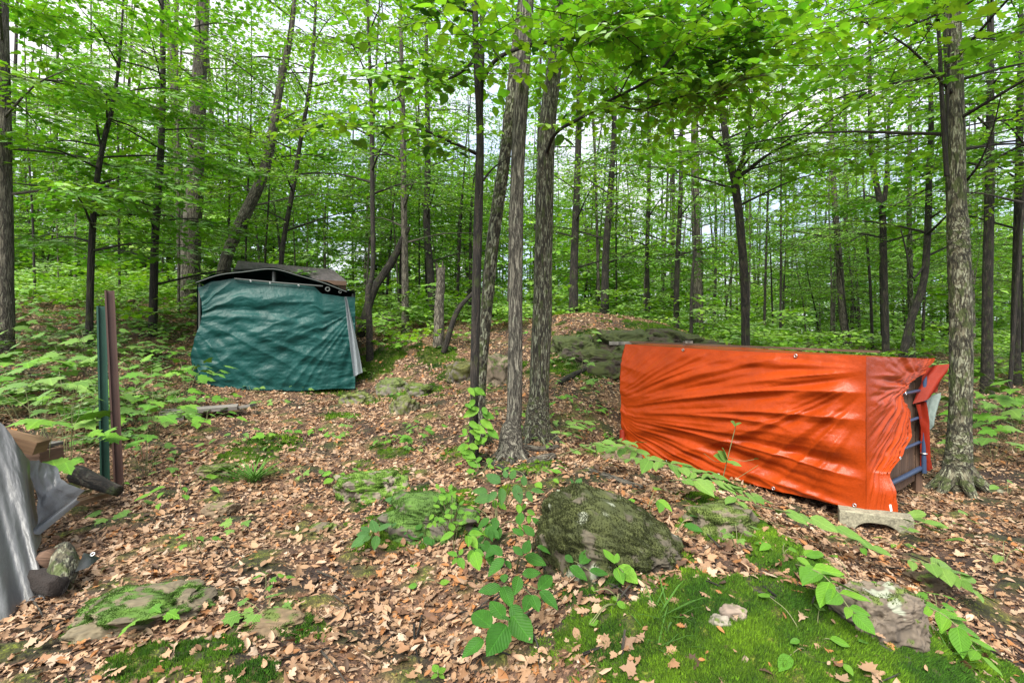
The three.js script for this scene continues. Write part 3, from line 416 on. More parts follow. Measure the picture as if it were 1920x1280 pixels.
// --- the trunks in the middle
{
  const A = tree('vine_stem_tree', 'slender dark double-stemmed tree with a leafy vine at its foot', 5.0, [[889, 870, 8.5], [889, 760, 8], [892, 600, 8.5], [896, 420, 8.5], [900, 250, 7.5], [893, 100, 6], [890, 0, 5.5], [884, -120, 4]], { bark: 'dark', flare: 1.1, up: 0.8 });
  limb(A, [P(897, 300, 5), P(901, 200, 4.99), P(904, 80, 4.98), P(903, -60, 5)], 0.03, 'dark', 0.7, 'second_stem');
  const lB = [[P(901, 155, 5), P(930, 112, 4.9), P(975, 90, 4.8), P(1040, 76, 4.7), P(1090, 64, 4.5), P(1150, 30, 4.3), P(1210, -10, 4.2)], [P(893, 288, 5), P(860, 272, 4.8), P(825, 257, 4.6), P(790, 242, 4.5), P(700, 236, 4.4), P(620, 230, 4.4)], [P(891, 112, 5), P(860, 138, 4.8), P(830, 150, 4.7), P(770, 146, 4.5), P(715, 141, 4.4)], [P(888, 22, 5), P(850, 12, 4.8), P(800, -4, 4.6)], [P(903, 342, 5), P(925, 315, 5.05), P(965, 288, 5.1)], [P(905, 60, 5), P(930, 100, 4.7), P(955, 132, 4.5)]];
  A.userData.limbs = lB.slice(0, 4); lB.forEach((l, i) => limb(A, l, [0.022, 0.018, 0.016, 0.014, 0.014, 0.01][i], 'dark', 0.3));
  const r = rng(501), L = [];
  for (const [i, f, e] of [[0, 2, 0.2], [1, 0, 0.2], [2, 0, 0.18], [3, 0, 0.2]]) for (let k = f; k < lB[i].length - 1; k++) addSprays(L, r, lB[i][k], lB[i][k + 1], { every: e, from: 0.1, size: 0.62, spread: 1.1, jitter: 0.25 });
  for (let k = 0; k < 26; k++) { const p = P(700 + r() * 440, -40 + r() * 190, 4.4 + r() * 2.2), az = r() * 6.28; addSprays(L, r, p, p.clone().add(V(Math.cos(az) * 0.6, 0.1, Math.sin(az) * 0.6)), { every: 0.3, size: 0.8 }); }
  leafOut(A, L, sprayNear, r, rgb(0.22, 0.44, 0.013));
  tree('leaning_tree', 'lichen-mottled trunk leaning right behind the vine-covered stem', 5.5, [[899, 760, 9], [904, 680, 10], [914, 560, 11.5], [928, 420, 12], [943, 320, 11.5], [955, 220, 10.5], [966, 110, 10], [980, 0, 9], [994, -100, 8]], { bark: 'lichen', flare: 1.2, up: 1, seed: 4 });
  const B = tree('straight_tree', 'straight grey ridged-bark tree in the centre', 5.1, [[958, 862, 18], [963, 790, 14.5], [966, 650, 13.5], [967, 480, 13], [970, 330, 13], [978, 170, 13.2], [988, 0, 13], [996, -140, 11]], { bark: 'ridged', flare: 1.45, up: 1.5, seed: 6, rough: 0.05, seg: 18 });
  const C = tree('mottled_tree', 'dark tree mottled with pale lichen right of the central ridged tree', 5.8, [[1008, 826, 21], [1010, 740, 18.5], [1016, 600, 18], [1019, 480, 17], [1022, 340, 16.5], [1028, 220, 15.5], [1040, 120, 13], [1046, 70, 10], [1050, -60, 7]], { bark: 'lichen', flare: 1.3, up: 1, seed: 8, rough: 0.09, seg: 18 });
  roots(B, 6, 0.105, 71); roots(C, 6, 0.14, 72);
  const cl = [[P(1024, 290, 5.78), P(1042, 250, 5.3), P(1090, 220, 4.8), P(1140, 190, 4.7), P(1230, 140, 4.5), P(1282, 75, 4.4), P(1345, -10, 4.3)], [P(1140, 192, 4.7), P(1200, 205, 4.6), P(1290, 178, 4.5), P(1380, 170, 4.4)], [P(1232, 138, 4.5), P(1290, 135, 4.4), P(1400, 95, 4.2)], [P(1280, 80, 4.4), P(1340, 95, 4.3), P(1440, 70, 4.1)], [P(1160, 180, 4.7), P(1195, 120, 4.8), P(1265, 60, 4.8)]];
  C.userData.limbs = cl; cl.forEach((l, i) => limb(C, l, [0.021, 0.01, 0.01, 0.008, 0.008][i], 'dark', 0.3));
  const L2 = [], r2 = rng(502);
  for (const l of cl) for (let k = 1; k < l.length - 1; k++) addSprays(L2, r2, l[k], l[k + 1], { every: 0.24, from: 0.1, size: 0.66, spread: 1.1, jitter: 0.3 });
  for (let k = 0; k < 24; k++) { const p = P(1080 + r2() * 460, -40 + r2() * 250, 4.4 + r2() * 2.4), az = r2() * 6.28; addSprays(L2, r2, p, p.clone().add(V(Math.cos(az) * 0.6, 0.1, Math.sin(az) * 0.6)), { every: 0.3, size: 0.8 }); }
  leafOut(C, L2, sprayNear, r2, rgb(0.22, 0.44, 0.013));
}
// --- the right edge
{
  const Dt = tree('big_trunk_tree', 'stout mossy grey trunk beside the orange tarp', 5.6, [[1797, 915, 27], [1800, 800, 23.5], [1803, 640, 23], [1799, 480, 23.5], [1795, 400, 20.5], [1791, 200, 18.5], [1785, 0, 18], [1782, -150, 16]], { bark: 'mossy', flare: 1.2, up: 1.5, seed: 10, seg: 20, rough: 0.07 });
  roots(Dt, 6, 0.16, 73);
  limb(Dt, [P(1776, 330, 5.5), P(1768, 200, 5.48), P(1763, 100, 5.46), P(1757, -20, 5.45)], 0.026, 'dark', 0.6, 'side_stem');
  limb(Dt, [P(1775, 300, 5.5), P(1779, 150, 5.46), P(1785, 0, 5.45), P(1790, -60, 5.45)], 0.014, 'dark', 0.6, 'side_stem');
  limb(Dt, [P(1812, 340, 5.6), P(1835, 310, 5.4), P(1860, 250, 5.2), P(1880, 170, 5.0)], 0.014, 'dark', 0.4);
  crown(Dt, { y0: 3.6, y1: 6.0, R: 2.5, n: 17, set: sprayMaple, size: 0.95, seed: 31, every: 0.32, tint: MIDG, rise: 0.1 });
  const E = tree('fan_branched_tree', 'crooked dark tree with branches fanning right, behind the orange tarp', 8.2, [[1400, 650, 8.5], [1398, 590, 8], [1396, 520, 8.5], [1388, 420, 8], [1378, 340, 8], [1366, 285, 7], [1356, 215, 6], [1350, 120, 4]], { bark: 'dark', flare: 1.1, up: 1, seed: 12 });
  const fl = [[P(1383, 325, 8.2), P(1398, 280, 8.1), P(1407, 215, 8.0), P(1405, 160, 8.0)], [P(1388, 320, 8.2), P(1430, 262, 7.9), P(1500, 195, 7.6), P(1600, 140, 7.2)], [P(1386, 330, 8.2), P(1440, 290, 7.8), P(1530, 245, 7.5), P(1640, 165, 7.1), P(1720, 140, 6.9)], [P(1392, 322, 8.2), P(1470, 300, 7.8), P(1560, 280, 7.4), P(1620, 265, 7.2)], [P(1392, 300, 8.2), P(1400, 250, 8), P(1440, 180, 7.8), P(1475, 150, 7.7)], [P(1372, 310, 8.2), P(1320, 285, 8), P(1250, 282, 7.8)], [P(1356, 215, 8.2), P(1330, 195, 8), P(1310, 185, 7.9)], [P(1395, 525, 8.2), P(1340, 510, 8), P(1282, 462, 7.9)]];
  fl.forEach((l, i) => limb(E, l, [0.035, 0.02, 0.02, 0.014, 0.016, 0.014, 0.014, 0.01][i], 'dark', 0.25));
  const L = [], r = rng(511); for (const l of fl.slice(0, 7)) for (let k = 0; k < l.length - 1; k++) addSprays(L, r, l[k], l[k + 1], { every: 0.2, size: 0.8, spread: 1.1, jitter: 0.3 });
  leafOut(E, L, sprayMid, r, MIDG); crown(E, { y0: 3.6, y1: 7.5, R: 2.6, n: 18, set: sprayMid, seed: 33, tint: YOUNG, size: 1 });
}
// --- trunks standing in the wood: [name, label, depth, path, bark, crown]
const W = [
  ['edge_tree', 'rough grey trunk cut by the left edge of the view', 8.5, [[6, 590, 20], [8, 450, 18], [6, 250, 16], [2, 0, 14], [0, -120, 11]], 'grey', { y0: 4.2, y1: 8, R: 3.2, n: 16, set: sprayMaple, tint: MIDG, rise: 0.05 }],
  ['forked_sapling', 'slim forked maple sapling left of the large pale trunk', 9.5, [[166, 545, 8], [172, 440, 7.5], [182, 330, 6.5], [195, 260, 6], [212, 190, 5], [222, 120, 3.5]], 'dark', { y0: 3.4, y1: 7.2, R: 2.3, n: 18, set: sprayMaple, tint: MIDG, rise: 0.08 }],
  ['slim_tree', 'slim dark tree between the forked sapling and the large pale trunk', 11, [[286, 588, 9], [290, 450, 8.5], [300, 300, 7.5], [305, 150, 6], [302, 0, 5]], 'dark', { y0: 4.2, y1: 9.5, R: 2.6, n: 18, set: sprayMaple, tint: MIDG }],
  ['large_pale_tree', 'largest pale grey trunk behind the green tarp shelter', 14, [[355, 568, 20], [357, 470, 19], [366, 330, 16.5], [372, 180, 14.5], [380, 0, 13]], 'grey', { y0: 7, y1: 12.5, R: 3.4, n: 18, set: sprayMid, size: 1.25, tint: YOUNG }],
  ['pale_twin_tree', 'grey trunk close behind the largest pale trunk', 16, [[344, 560, 11], [338, 400, 10], [330, 250, 9], [322, 120, 8], [312, 0, 6]], 'grey', { y0: 7, y1: 13, R: 3, n: 14, set: sprayMid, size: 1.3, tint: MIDG }],
  ['bowed_tree', 'bowed grey trunk leaning right over the green tarp shelter', 13, [[405, 545, 12], [425, 480, 13], [460, 400, 13], [492, 330, 12], [508, 260, 10], [525, 160, 8], [545, 60, 6]], 'grey', { y0: 6.2, y1: 11, R: 2.8, n: 16, set: sprayMid, size: 1.2, tint: YOUNG }],
  ['slanted_thin_tree', 'thin dark tree slanting right above the shingled roof', 13, [[520, 545, 5.5], [530, 460, 5.5], [548, 360, 5], [562, 270, 4.5], [582, 150, 4], [590, 40, 3]], 'dark', { y0: 5.5, y1: 11, R: 2.4, n: 15, set: sprayMid, size: 1.1, tint: YOUNG }],
  ['kneed_tree', 'thin tree with a kinked foot right of the green tarp', 10.5, [[693, 650, 7], [692, 600, 6.5], [690, 550, 6.5], [698, 510, 5], [698, 380, 5], [696, 200, 4], [690, 40, 3]], 'dark', { y0: 4.6, y1: 9.5, R: 1.9, n: 15, set: sprayMid, tint: YOUNG }],
  ['grey_pole_tree', 'grey pole-like tree between the kinked tree and broken stump', 12, [[760, 612, 7.5], [759, 500, 7], [757, 370, 6.5], [755, 240, 6], [752, 80, 4]], 'grey', { y0: 5, y1: 10.5, R: 2.2, n: 15, set: sprayMid, tint: MIDG }],
  ['dark_pole_tree', 'dark leaning tree behind the broken stump', 14, [[812, 575, 8], [806, 500, 7.5], [800, 420, 7], [802, 300, 6], [800, 150, 5]], 'dark', { y0: 5, y1: 11, R: 2.4, n: 16, set: sprayMid, size: 1.1, tint: YOUNG }],
  ['paired_dark_tree', 'dark trunk right of the mottled tree beyond the rise', 14, [[1075, 578, 9], [1077, 480, 8], [1082, 350, 7], [1086, 200, 6], [1088, 60, 4]], 'dark', { y0: 5, y1: 11, R: 2.5, n: 16, set: sprayMid, size: 1.1, tint: MIDG }],
  ['rise_tree', 'dark trunk standing on the rise above the rock outcrop', 14, [[1134, 585, 8], [1136, 480, 7.5], [1143, 380, 6.5], [1150, 280, 5.5], [1155, 120, 4]], 'dark', { y0: 5, y1: 11, R: 2.5, n: 16, set: sprayMid, size: 1.1, tint: YOUNG }],
  ['thin_straight_tree', 'thin straight tree left of the pair behind the outcrop', 15, [[1215, 600, 5], [1214, 480, 4.5], [1217, 350, 4], [1216, 200, 3]], 'dark', { y0: 5, y1: 11, R: 2.2, n: 13, set: sprayMid, size: 1.1, tint: MIDG }],
  ['outcrop_tree', 'dark thin tree directly behind the right end of the outcrop', 14, [[1268, 612, 6], [1270, 500, 5.5], [1276, 380, 5], [1278, 220, 4]], 'dark', { y0: 5, y1: 11, R: 2.3, n: 14, set: sprayMid, size: 1.1, tint: MIDG }],
  ['pale_straight_tree', 'pale grey straight trunk left of the fan-branched tree', 17, [[1310, 625, 11], [1308, 520, 10], [1305, 400, 9], [1303, 250, 8]], 'grey', { y0: 6.5, y1: 12.5, R: 2.8, n: 15, set: sprayMid, size: 1.3, tint: YOUNG }],
  ['forked_dark_tree', 'dark tree forked high above the middle of the orange tarp', 12, [[1662, 668, 7.5], [1660, 560, 7.5], [1657, 460, 7.5], [1655, 400, 7.5], [1645, 350, 6.5], [1634, 280, 5], [1632, 150, 4]], 'dark', { y0: 5, y1: 10, R: 2.4, n: 16, set: sprayMid, tint: MIDG }],
  ['curved_tree', 'curved dark trunk sweeping up behind the tarp beside the big trunk', 11, [[1690, 680, 9], [1706, 610, 8.5], [1732, 530, 8.5], [1740, 440, 8], [1743, 330, 7], [1747, 230, 6], [1742, 80, 4]], 'dark', { y0: 4.8, y1: 9.5, R: 2.2, n: 16, set: sprayMid, tint: MIDG }],
  ['upright_tree', 'upright lichen-grey tree behind the curved trunk', 14, [[1712, 680, 7], [1708, 560, 6.5], [1706, 430, 6], [1706, 300, 5], [1708, 150, 4]], 'lichen', { y0: 5.5, y1: 11, R: 2.4, n: 15, set: sprayMid, tint: YOUNG }],
  ['leaning_grey_tree', 'grey tree leaning left behind the middle of the orange tarp', 15, [[1592, 670, 9], [1582, 600, 8.5], [1575, 500, 7.5], [1566, 380, 6], [1560, 250, 5]], 'grey', { y0: 5.5, y1: 11.5, R: 2.6, n: 15, set: sprayMid, size: 1.2, tint: YOUNG }],
  ['brown_trunk_tree', 'brown trunk just right of the stout mossy trunk', 10, [[1852, 738, 14], [1852, 640, 12.5], [1853, 520, 12], [1856, 380, 11], [1858, 200, 9], [1858, 0, 7]], 'dark', { y0: 4.8, y1: 8.5, R: 2.4, n: 15, set: sprayMaple, tint: MIDG }],
  ['edge_trunk_tree', 'dark trunk at the right edge of the view', 11, [[1906, 720, 12], [1905, 640, 11], [1908, 480, 10], [1912, 300, 9], [1915, 100, 7]], 'dark', { y0: 4.8, y1: 9, R: 2.4, n: 15, set: sprayMaple, tint: DEEP }],
  ['slanted_sapling', 'slanting thin sapling crossing the right edge of the view', 8.5, [[1893, 735, 5], [1903, 600, 4.5], [1915, 450, 4], [1930, 250, 3]], 'dark', { y0: 3.8, y1: 7, R: 1.7, n: 12, set: sprayMid, tint: MIDG }],
];
W.forEach(([name, label, D, path, bark, c], i) => { const t = tree(name, label, D, path.map(([x, y, q]) => [x, y, q * (i === 0 || i === 3 ? 1 : 0.92)]), { bark, flare: 1.2, seed: 60 + i * 3, up: 1.5, seg: 10 }); crown(t, { seed: 100 + i, bark, thick: 0.026, every: 0.31, ...c, y0: c.y0 - (D > 10.5 ? 1.5 : 0.3), n: c.n + (D > 10.5 ? -1 : 0) }); });
{ // forks
  const byName = (n) => scene.children.find((o) => o.name === n);
  limb(byName('forked_dark_tree'), [P(1656, 400, 12), P(1662, 350, 11.95), P(1664, 300, 11.9), P(1668, 200, 11.9)], 0.06, 'dark', 0.5);
  limb(byName('curved_tree'), [P(1738, 440, 11), P(1755, 425, 10.7), P(1775, 405, 10.4)], 0.035, 'dark', 0.5); limb(byName('curved_tree'), [P(1733, 500, 11), P(1712, 520, 10.8), P(1700, 470, 10.7), P(1690, 430, 10.6)], 0.025, 'dark', 0.5);
  limb(byName('forked_sapling'), [P(184, 345, 9.5), P(205, 338, 9.3), P(235, 325, 9.1)], 0.025, 'dark', 0.5); limb(byName('forked_sapling'), [P(190, 280, 9.5), P(183, 250, 9.4), P(180, 225, 9.3)], 0.03, 'dark', 0.5);
}
// --- saplings of the understorey, alike
{
  const r = rng(2024); let made = 0;
  for (let k = 0; k < 400 && made < 90; k++) {
    const px = -60 + r() * 2040, D = 12.5 + 15 * Math.pow(r(), 1.1), X = (px - CX) / FOC * D, g = H(X, D), sy = CY - (g - EYE) / D * FOC; if (px > 380 && px < 660 && D < 14) continue;
    const h = 4 + r() * 6, lean = (r() - 0.5) * 60, w = 1.4 + r() * 2.2; made++;
    const t = tree('slender_sapling', 'slender leafy sapling in the woods behind the shelters', D, [[px, sy, w], [px + lean * 0.2, sy - h * 0.3 * FOC / D, w * 0.9], [px + lean * 0.6 + (r() - 0.5) * 12, sy - h * 0.65 * FOC / D, w * 0.7], [px + lean, sy - h * FOC / D, w * 0.35]], { bark: r() < 0.3 ? 'grey' : 'dark', flare: 1.1, seg: 6, rough: 0.03, seed: 300 + k, group: 'slender saplings in the woods' });
    crown(t, { y0: g + 0.9 + r() * 1.8, y1: g + h, R: 1.1 + r() * 1.0, n: 9 + Math.floor(r() * 6), set: sprayMid, size: 1.0, seed: 400 + k, thick: 0.012, rise: 0.15, every: 0.36, limbs: false, tint: [YOUNG, YOUNG, MIDG, DEEP][Math.floor(r() * 4)] });
  }
}
// --- low leafy undergrowth on the far slope, one mass
{
  const r = rng(4141), L = [], C = [];
  for (let k = 0; k < 5200 && L.length < 2600; k++) { const D = 10.5 + 13 * r(), X = (r() * 2 - 1) * D * 1.1, px = CX + X / D * FOC; if (D < 14 && px > 360 && px < 700) continue; if (D < 13 && px > 1000 && px < 1350) continue; const m = fbm(X * 0.5, 3.3, D * 0.5, 3); if (m < -0.05) continue; const h = 0.15 + 1.1 * r() * r(), s = 0.6 + 0.6 * r(); L.push(new THREE.Matrix4().compose(onGround(X, D, h), QY(r() * 6.283, (r() - 0.5) * 0.5, (r() - 0.5) * 0.6), V(s, s, s))); C.push(GREEN(r).lerp(YOUNG, 0.4)); }
  tag(instances('undergrowth', sprayMaple[0], leafMat, L, C, scene), 'low leafy green undergrowth on the slope among the trunks', 'undergrowth', null, 'stuff');
}
{ // and nearer, on the left bank
  const r = rng(4242), L = [], C = [];
  for (let k = 0; k < 420; k++) { const D = 5.8 + 6.5 * r(), X = -3.4 - r() * (D * 1.05 - 3.0), px = CX + X / D * FOC; if (px > 345 || px < -40 || fbm(X * 0.9, 1.3, D * 0.9, 2) < -0.12) continue; const s = 0.4 + 0.35 * r(); L.push(new THREE.Matrix4().compose(onGround(X, D, 0.08 + 0.3 * r() * r()), QY(r() * 6.283, (r() - 0.3) * 0.4, (r() - 0.5) * 0.5), V(s, s, s))); C.push(rgb(0.12 + 0.06 * r(), 0.27 + 0.09 * r(), 0.04)); }
  tag(instances('bank_undergrowth', sprayMaple[1], leafMat, L, C, scene), 'low carpet of pale maple seedlings covering the left bank', 'undergrowth', null, 'stuff');
}
// --- the wood beyond, one mass
{
  const r = rng(77007), lists = [[], []], cols = [[], []], trunks = [], q = new THREE.Quaternion();
  for (let k = 0; k < 260; k++) { const D = 26 + 44 * r(), X = (r() * 2 - 1) * D * 1.15, g = H(X, D), h = 12 + 9 * r(), rad = 0.07 + 0.14 * r() * r(); trunks.push(tube([V(X, g - 0.3, -D), V(X + (r() - 0.5) * 0.8, g + h * 0.5, -D), V(X + (r() - 0.5) * 1.6, g + h, -D)], [rad, rad * 0.75, rad * 0.35], { seg: 5, rings: 5, cap: false })); }
  for (let k = 0; k < 22000; k++) {
    const D = 22 + 70 * Math.pow(r(), 1.2), X = (r() * 2 - 1) * D * 1.12, g = H(X, D), y = g + 0.2 + (r() < 0.36 ? Math.min(D * 0.66, 24) : 8.5) * Math.pow(r(), 1.1);
    if (fbm(X * 0.11, y * 0.16, D * 0.1, 3) < -0.08 + 0.12 * clamp((y - g) / 20, 0, 1)) continue;
    const s = 2.0 + 1.6 * r(), j = r() < 0.5 ? 0 : 1; lists[j].push(new THREE.Matrix4().compose(V(X, y, -D), QY(r() * 6.283, (r() - 0.5) * 0.6, (r() - 0.5) * 0.9), V(s, s, s))); cols[j].push(GREEN(r).lerp(YOUNG, 0.4));
  }
  solo('far_trunks', mergeGeometries(trunks), barkMat.dark, 'far-off tree trunks of the wood seen through the leaves', 'wood', null, 'stuff');
  lists.forEach((l, j) => tag(instances(numbered('far_foliage'), sprayFar[j], leafMat, l, cols[j], scene), ['far-off bright leaves of the wood beyond the saplings', 'far-off light green leaves filling the wood beyond'][j], 'wood', null, 'stuff'));
}
{ // broken stump, leaning log, leaning pole
  const f = onGround((823 - CX) / FOC * 10.8, 10.8), t = thing('broken_stump', 'tall broken grey stump on the slope beyond the mossy stones', 'stump', f);
  part('trunk', moved(tube([f.clone().add(V(-0.02, -0.2, 0)), P(824, 570, 10.8), P(827, 503, 10.8)], [0.13, 0.1, 0.085], { seg: 10, rings: 14, rough: 0.2, seed: 9 }), f), barkMat.grey, t);
  for (const [x, h] of [[819, 492], [829, 488], [833, 497]]) part('splinter', moved(tube([P(x, 506, 10.8), P(x + 1, h, 10.8)], [0.035, 0.006], { seg: 5, rings: 4 }), f), barkMat.grey, t);
  solo('leaning_log', tube([onGround((676 - CX) / FOC * 12, 12, 0.02), P(700, 545, 12), P(735, 490, 12), P(765, 425, 12)], [0.1, 0.1, 0.09, 0.07], { seg: 9, rings: 18, rough: 0.15 }), barkMat.dark, 'dark dead log propped up across the slope beside the kinked tree', 'log');
  solo('leaning_log', tube([onGround((832 - CX) / FOC * 10.4, 10.4, 0.02), P(858, 582, 10.5), P(888, 548, 10.6)], [0.06, 0.055, 0.04], { seg: 8, rings: 12, rough: 0.15 }), barkMat.dark, 'short dark dead limb leaning against the broken stump', 'log');
}

// ------------------------------------------------------------------ tarps
const crinkleBump = texture(1024, 1024, (u, v) => { const a = tn(u, v, 7, 7, 5), b = tn2(u, v, 16, 16, 4), q = 0.55 * (1 - Math.abs(2 * a - 1)) + 0.35 * (1 - Math.abs(2 * b - 1)) + 0.1 * tn(u, v, 160, 160, 1); return [q, q, q]; });
const tarpTone = texture(512, 512, (u, v) => { const a = tn2(u, v, 5, 5, 5), b = tn(u, v, 128, 128, 2), q = 0.80 + 0.2 * a + 0.1 * (b - 0.5); return [q, q, q]; }, true);
const tarpMat = (r, g, b, rough, bump, extra = {}) => new THREE.MeshPhysicalMaterial({ color: rgb(r, g, b), map: tarpTone, bumpMap: crinkleBump, bumpScale: bump, roughness: rough, side: THREE.DoubleSide, ...extra });
const orangeMat = tarpMat(0.35, 0.043, 0.004, 0.36, 0.005, { specularIntensity: 0.45 });
const redMat = tarpMat(0.22, 0.018, 0.006, 0.6, 0.006, { specularIntensity: 0.3 }), greenMat = tarpMat(0.007, 0.064, 0.058, 0.46, 0.009, { specularIntensity: 0.5 }), greyMat = tarpMat(0.15, 0.153, 0.155, 0.42, 0.003, { metalness: 0.15 }), whiteMat = tarpMat(0.24, 0.27, 0.29, 0.5, 0.008), paleMat = tarpMat(0.17, 0.22, 0.2, 0.6, 0.006);
const metalMat = new THREE.MeshStandardMaterial({ color: rgb(0.5, 0.5, 0.5), metalness: 0.9, roughness: 0.35 });
const woodTex = (seed, a, b) => { const n = tileNoise(seed); return { map: texture(256, 512, (u, v) => mix3(a, b, clamp(n(u, v, 16, 2, 4) * 1.2 - 0.1 + 0.5 * (n(u, v, 90, 6, 2) - 0.5), 0, 1)), true), bumpMap: texture(256, 512, (u, v) => { const q = n(u, v, 60, 4, 3); return [q, q, q]; }) }; };
const boardBrown = new THREE.MeshStandardMaterial({ ...woodTex(81, [0.20, 0.14, 0.10], [0.42, 0.32, 0.25]), bumpScale: 0.004, roughness: 0.85 });
const boardGrey = new THREE.MeshStandardMaterial({ ...woodTex(83, [0.28, 0.27, 0.26], [0.52, 0.50, 0.47]), bumpScale: 0.004, roughness: 0.9 });
const boardTan = new THREE.MeshStandardMaterial({ ...woodTex(85, [0.30, 0.22, 0.15], [0.52, 0.41, 0.30]), bumpScale: 0.003, roughness: 0.8 });
const W2 = (X, D, y) => V(X, y, -D);
function plank(name, a, b, w, h, mat, parent, up = V(0, 1, 0)) { // a board from a to b
  const L = a.distanceTo(b), g = bevelBox(h, w, L, 0.004), x = V().subVectors(b, a).normalize(), z = V().crossVectors(x, up).normalize(), y = V().crossVectors(z, x), m = new THREE.Matrix4().makeBasis(y, z, x.clone()).setPosition(V().addVectors(a, b).multiplyScalar(0.5)); g.applyMatrix4(m); if (parent !== scene) g.translate(-parent.position.x, -parent.position.y, -parent.position.z);
  return part(name, g, mat, parent);
}
const ring = (p, R = 0.012, n = V(0, 0, 1)) => { const g = new THREE.TorusGeometry(R, R * 0.35, 6, 14); g.applyQuaternion(new THREE.Quaternion().setFromUnitVectors(V(0, 0, 1), n)); return g.translate(p.x, p.y, p.z); };
const curveT = (tab) => (x) => { let i = 1; while (i < tab.length - 1 && tab[i][0] < x) i++; const a = tab[i - 1], b = tab[i], k = clamp((x - a[0]) / (b[0] - a[0]), 0, 1); return lerp(a[1], b[1], k * k * (3 - 2 * k)); };
const ridge = (n) => 1 - 2 * Math.abs(n);

{ // orange
  const C = [3.083, 4.4], F = [-1.645, 2.095], S = [1.35, 1.06], nf = [-0.787, -0.617], ns = [0.617, -0.787];
  const base = onGround(2.6, 5.4), t = thing('orange_tarp', 'bright orange tarp stretched over the low timber crib', 'tarp', base);
  const topF = (u) => lerp(1.37, 1.466, u) - 0.012 * Math.sin(u * Math.PI), hemF = curveT([[0, 0.035], [0.5, 0.05], [0.9, 0.07], [0.96, 0.12], [1, 0.22]]);
  const frontP = (u, v) => { // u from the near corner to the far left end
    const y = lerp(hemF(u), topF(u), v), a = (1.16 - u) * 2.66, b = (v - 0.3) * 1.35, psi = Math.atan2(b, a), rho = Math.hypot(a, b);
    const a2 = (u + 0.06) * 2.66, b2 = (v - 0.93) * 1.35, psi2 = Math.atan2(b2, a2), rho2 = Math.hypot(a2, b2);
    const edge = Math.min(1, (1 - v) * 7), w1 = ridge(fbm(psi * 11 + 3.3 + 0.35 * rho, rho * 0.35, 1.7, 2) * 1.5), w2 = ridge(fbm(psi2 * 6 - 0.2 * rho2, rho2 * 0.3, 6.1, 2) * 1.6), s1 = fbm(psi * 30 + 0.5 * rho, rho * 0.7, 3.1, 3);
    let d = 0.05 * w1 * smoothstep(rho, 0.2, 2.0) * edge + 0.03 * w2 * smoothstep(rho2, 0.05, 0.8) * edge + 0.013 * s1 * smoothstep(rho, 0.1, 1.4) * edge + 0.012 * fbm(u * 9, v * 6, 2.2, 3);
    d += 0.05 * Math.sin(Math.PI * clamp(v, 0, 1)) - 0.03 * smoothstep(v, 0.75, 1);
    d *= smoothstep(u, -0.01, 0.1) * 0.9 + 0.1; return W2(C[0] + F[0] * u + nf[0] * d, C[1] + F[1] * u + nf[1] * d, y);
  };
  const sExt = curveT([[0, 0.1], [0.1, 0.1], [0.24, 0.12], [0.34, 0.36], [0.45, 0.52], [0.6, 0.54], [0.72, 0.5], [0.8, 0.62], [0.9, 0.95], [1, 1.12]]), nExt = curveT([[0, 0.16], [0.12, 0.15], [0.24, 0.09], [0.4, 0.08], [0.6, 0.07], [0.75, 0.02], [1, 0.03]]);
  const sideP = (w, v) => { const s = sExt(v) * w, y = lerp(lerp(0.035, 0.02, w), lerp(1.37, 1.318, Math.min(1, s)), v), a = Math.atan2((v - 0.78) * 1.3, 0.9 * (1.02 - w)), d = nExt(v) * w + 0.03 * ridge(fbm(a * 6, w * 0.8, 4.4, 3) * 1.5) * Math.sin(Math.PI * Math.min(w, 0.7) / 1.4) + 0.02 * fbm(w * 5, v * 9, 1, 3) * w; return W2(C[0] + S[0] * s + ns[0] * d, C[1] + S[1] * s + ns[1] * d, y); };
  const put = (n, g, m, to = t) => part(n, g.translate(-base.x, -base.y, -base.z), m, to);
  const fs = put('front_sheet', grid(260, 130, (u, v) => frontP(u, v), (u, v) => [u * 2.66, v * 1.35]), orangeMat);
  const ss = put('side_sheet', grid(70, 120, sideP, (u, v) => [3 + u * 0.9, v * 1.35]), orangeMat);
  put('end_sheet', grid(30, 40, (u, v) => { const a = frontP(1, v), w = u * 1.2; return W2(a.x + 0.787 * w + 0.02 * fbm(u * 5, v * 5, 1, 2), -a.z + 0.617 * w, a.y + 0.0); }, (u, v) => [u, v]), redMat);
  put('roof_sheet', grid(60, 40, (u, v) => { const a = frontP(u, 1), s = v; return W2(a.x + S[0] * s, -a.z + S[1] * s, a.y - 0.055 * s * (1 - u) + 0.02 * fbm(u * 6, v * 5, 8, 3) * Math.sin(Math.PI * v)); }, (u, v) => [u * 2.6, v * 1.7]), orangeMat);
  const flap = (n, q, m, k = 0.03) => put(n, grid(16, 20, (u, v) => V().lerpVectors(V().lerpVectors(q[0], q[1], u), V().lerpVectors(q[3], q[2], u), v).add(V(0.5 * k * fbm(u * 3, v * 4, k * 99, 2), 0, k * Math.sin(u * 7 + v * 5))), (u, v) => [u * 0.3, v * 0.4]), m);
  flap('corner_flap', [P(1728, 690, 5.42), P(1778, 682, 5.4), P(1762, 734, 5.4), P(1717, 758, 5.36)], redMat);
  flap('turned_flap', [P(1733, 750, 5.44), P(1763, 736, 5.44), P(1758, 780, 5.44), P(1743, 810, 5.44)], paleMat, 0.02);
  flap('hanging_strip', [P(1718, 758, 5.38), P(1735, 752, 5.4), P(1753, 880, 5.42), P(1731, 882, 5.42)], redMat, 0.03);
  put('rolled_hem', tube([frontP(1, 0.12), frontP(0.985, 0.02).add(V(-0.03, 0, 0.03)), frontP(0.93, -0.06).add(V(-0.03, 0, 0.03))], [0.03, 0.045, 0.02], { seg: 8, rings: 12, rough: 0.2 }), redMat);
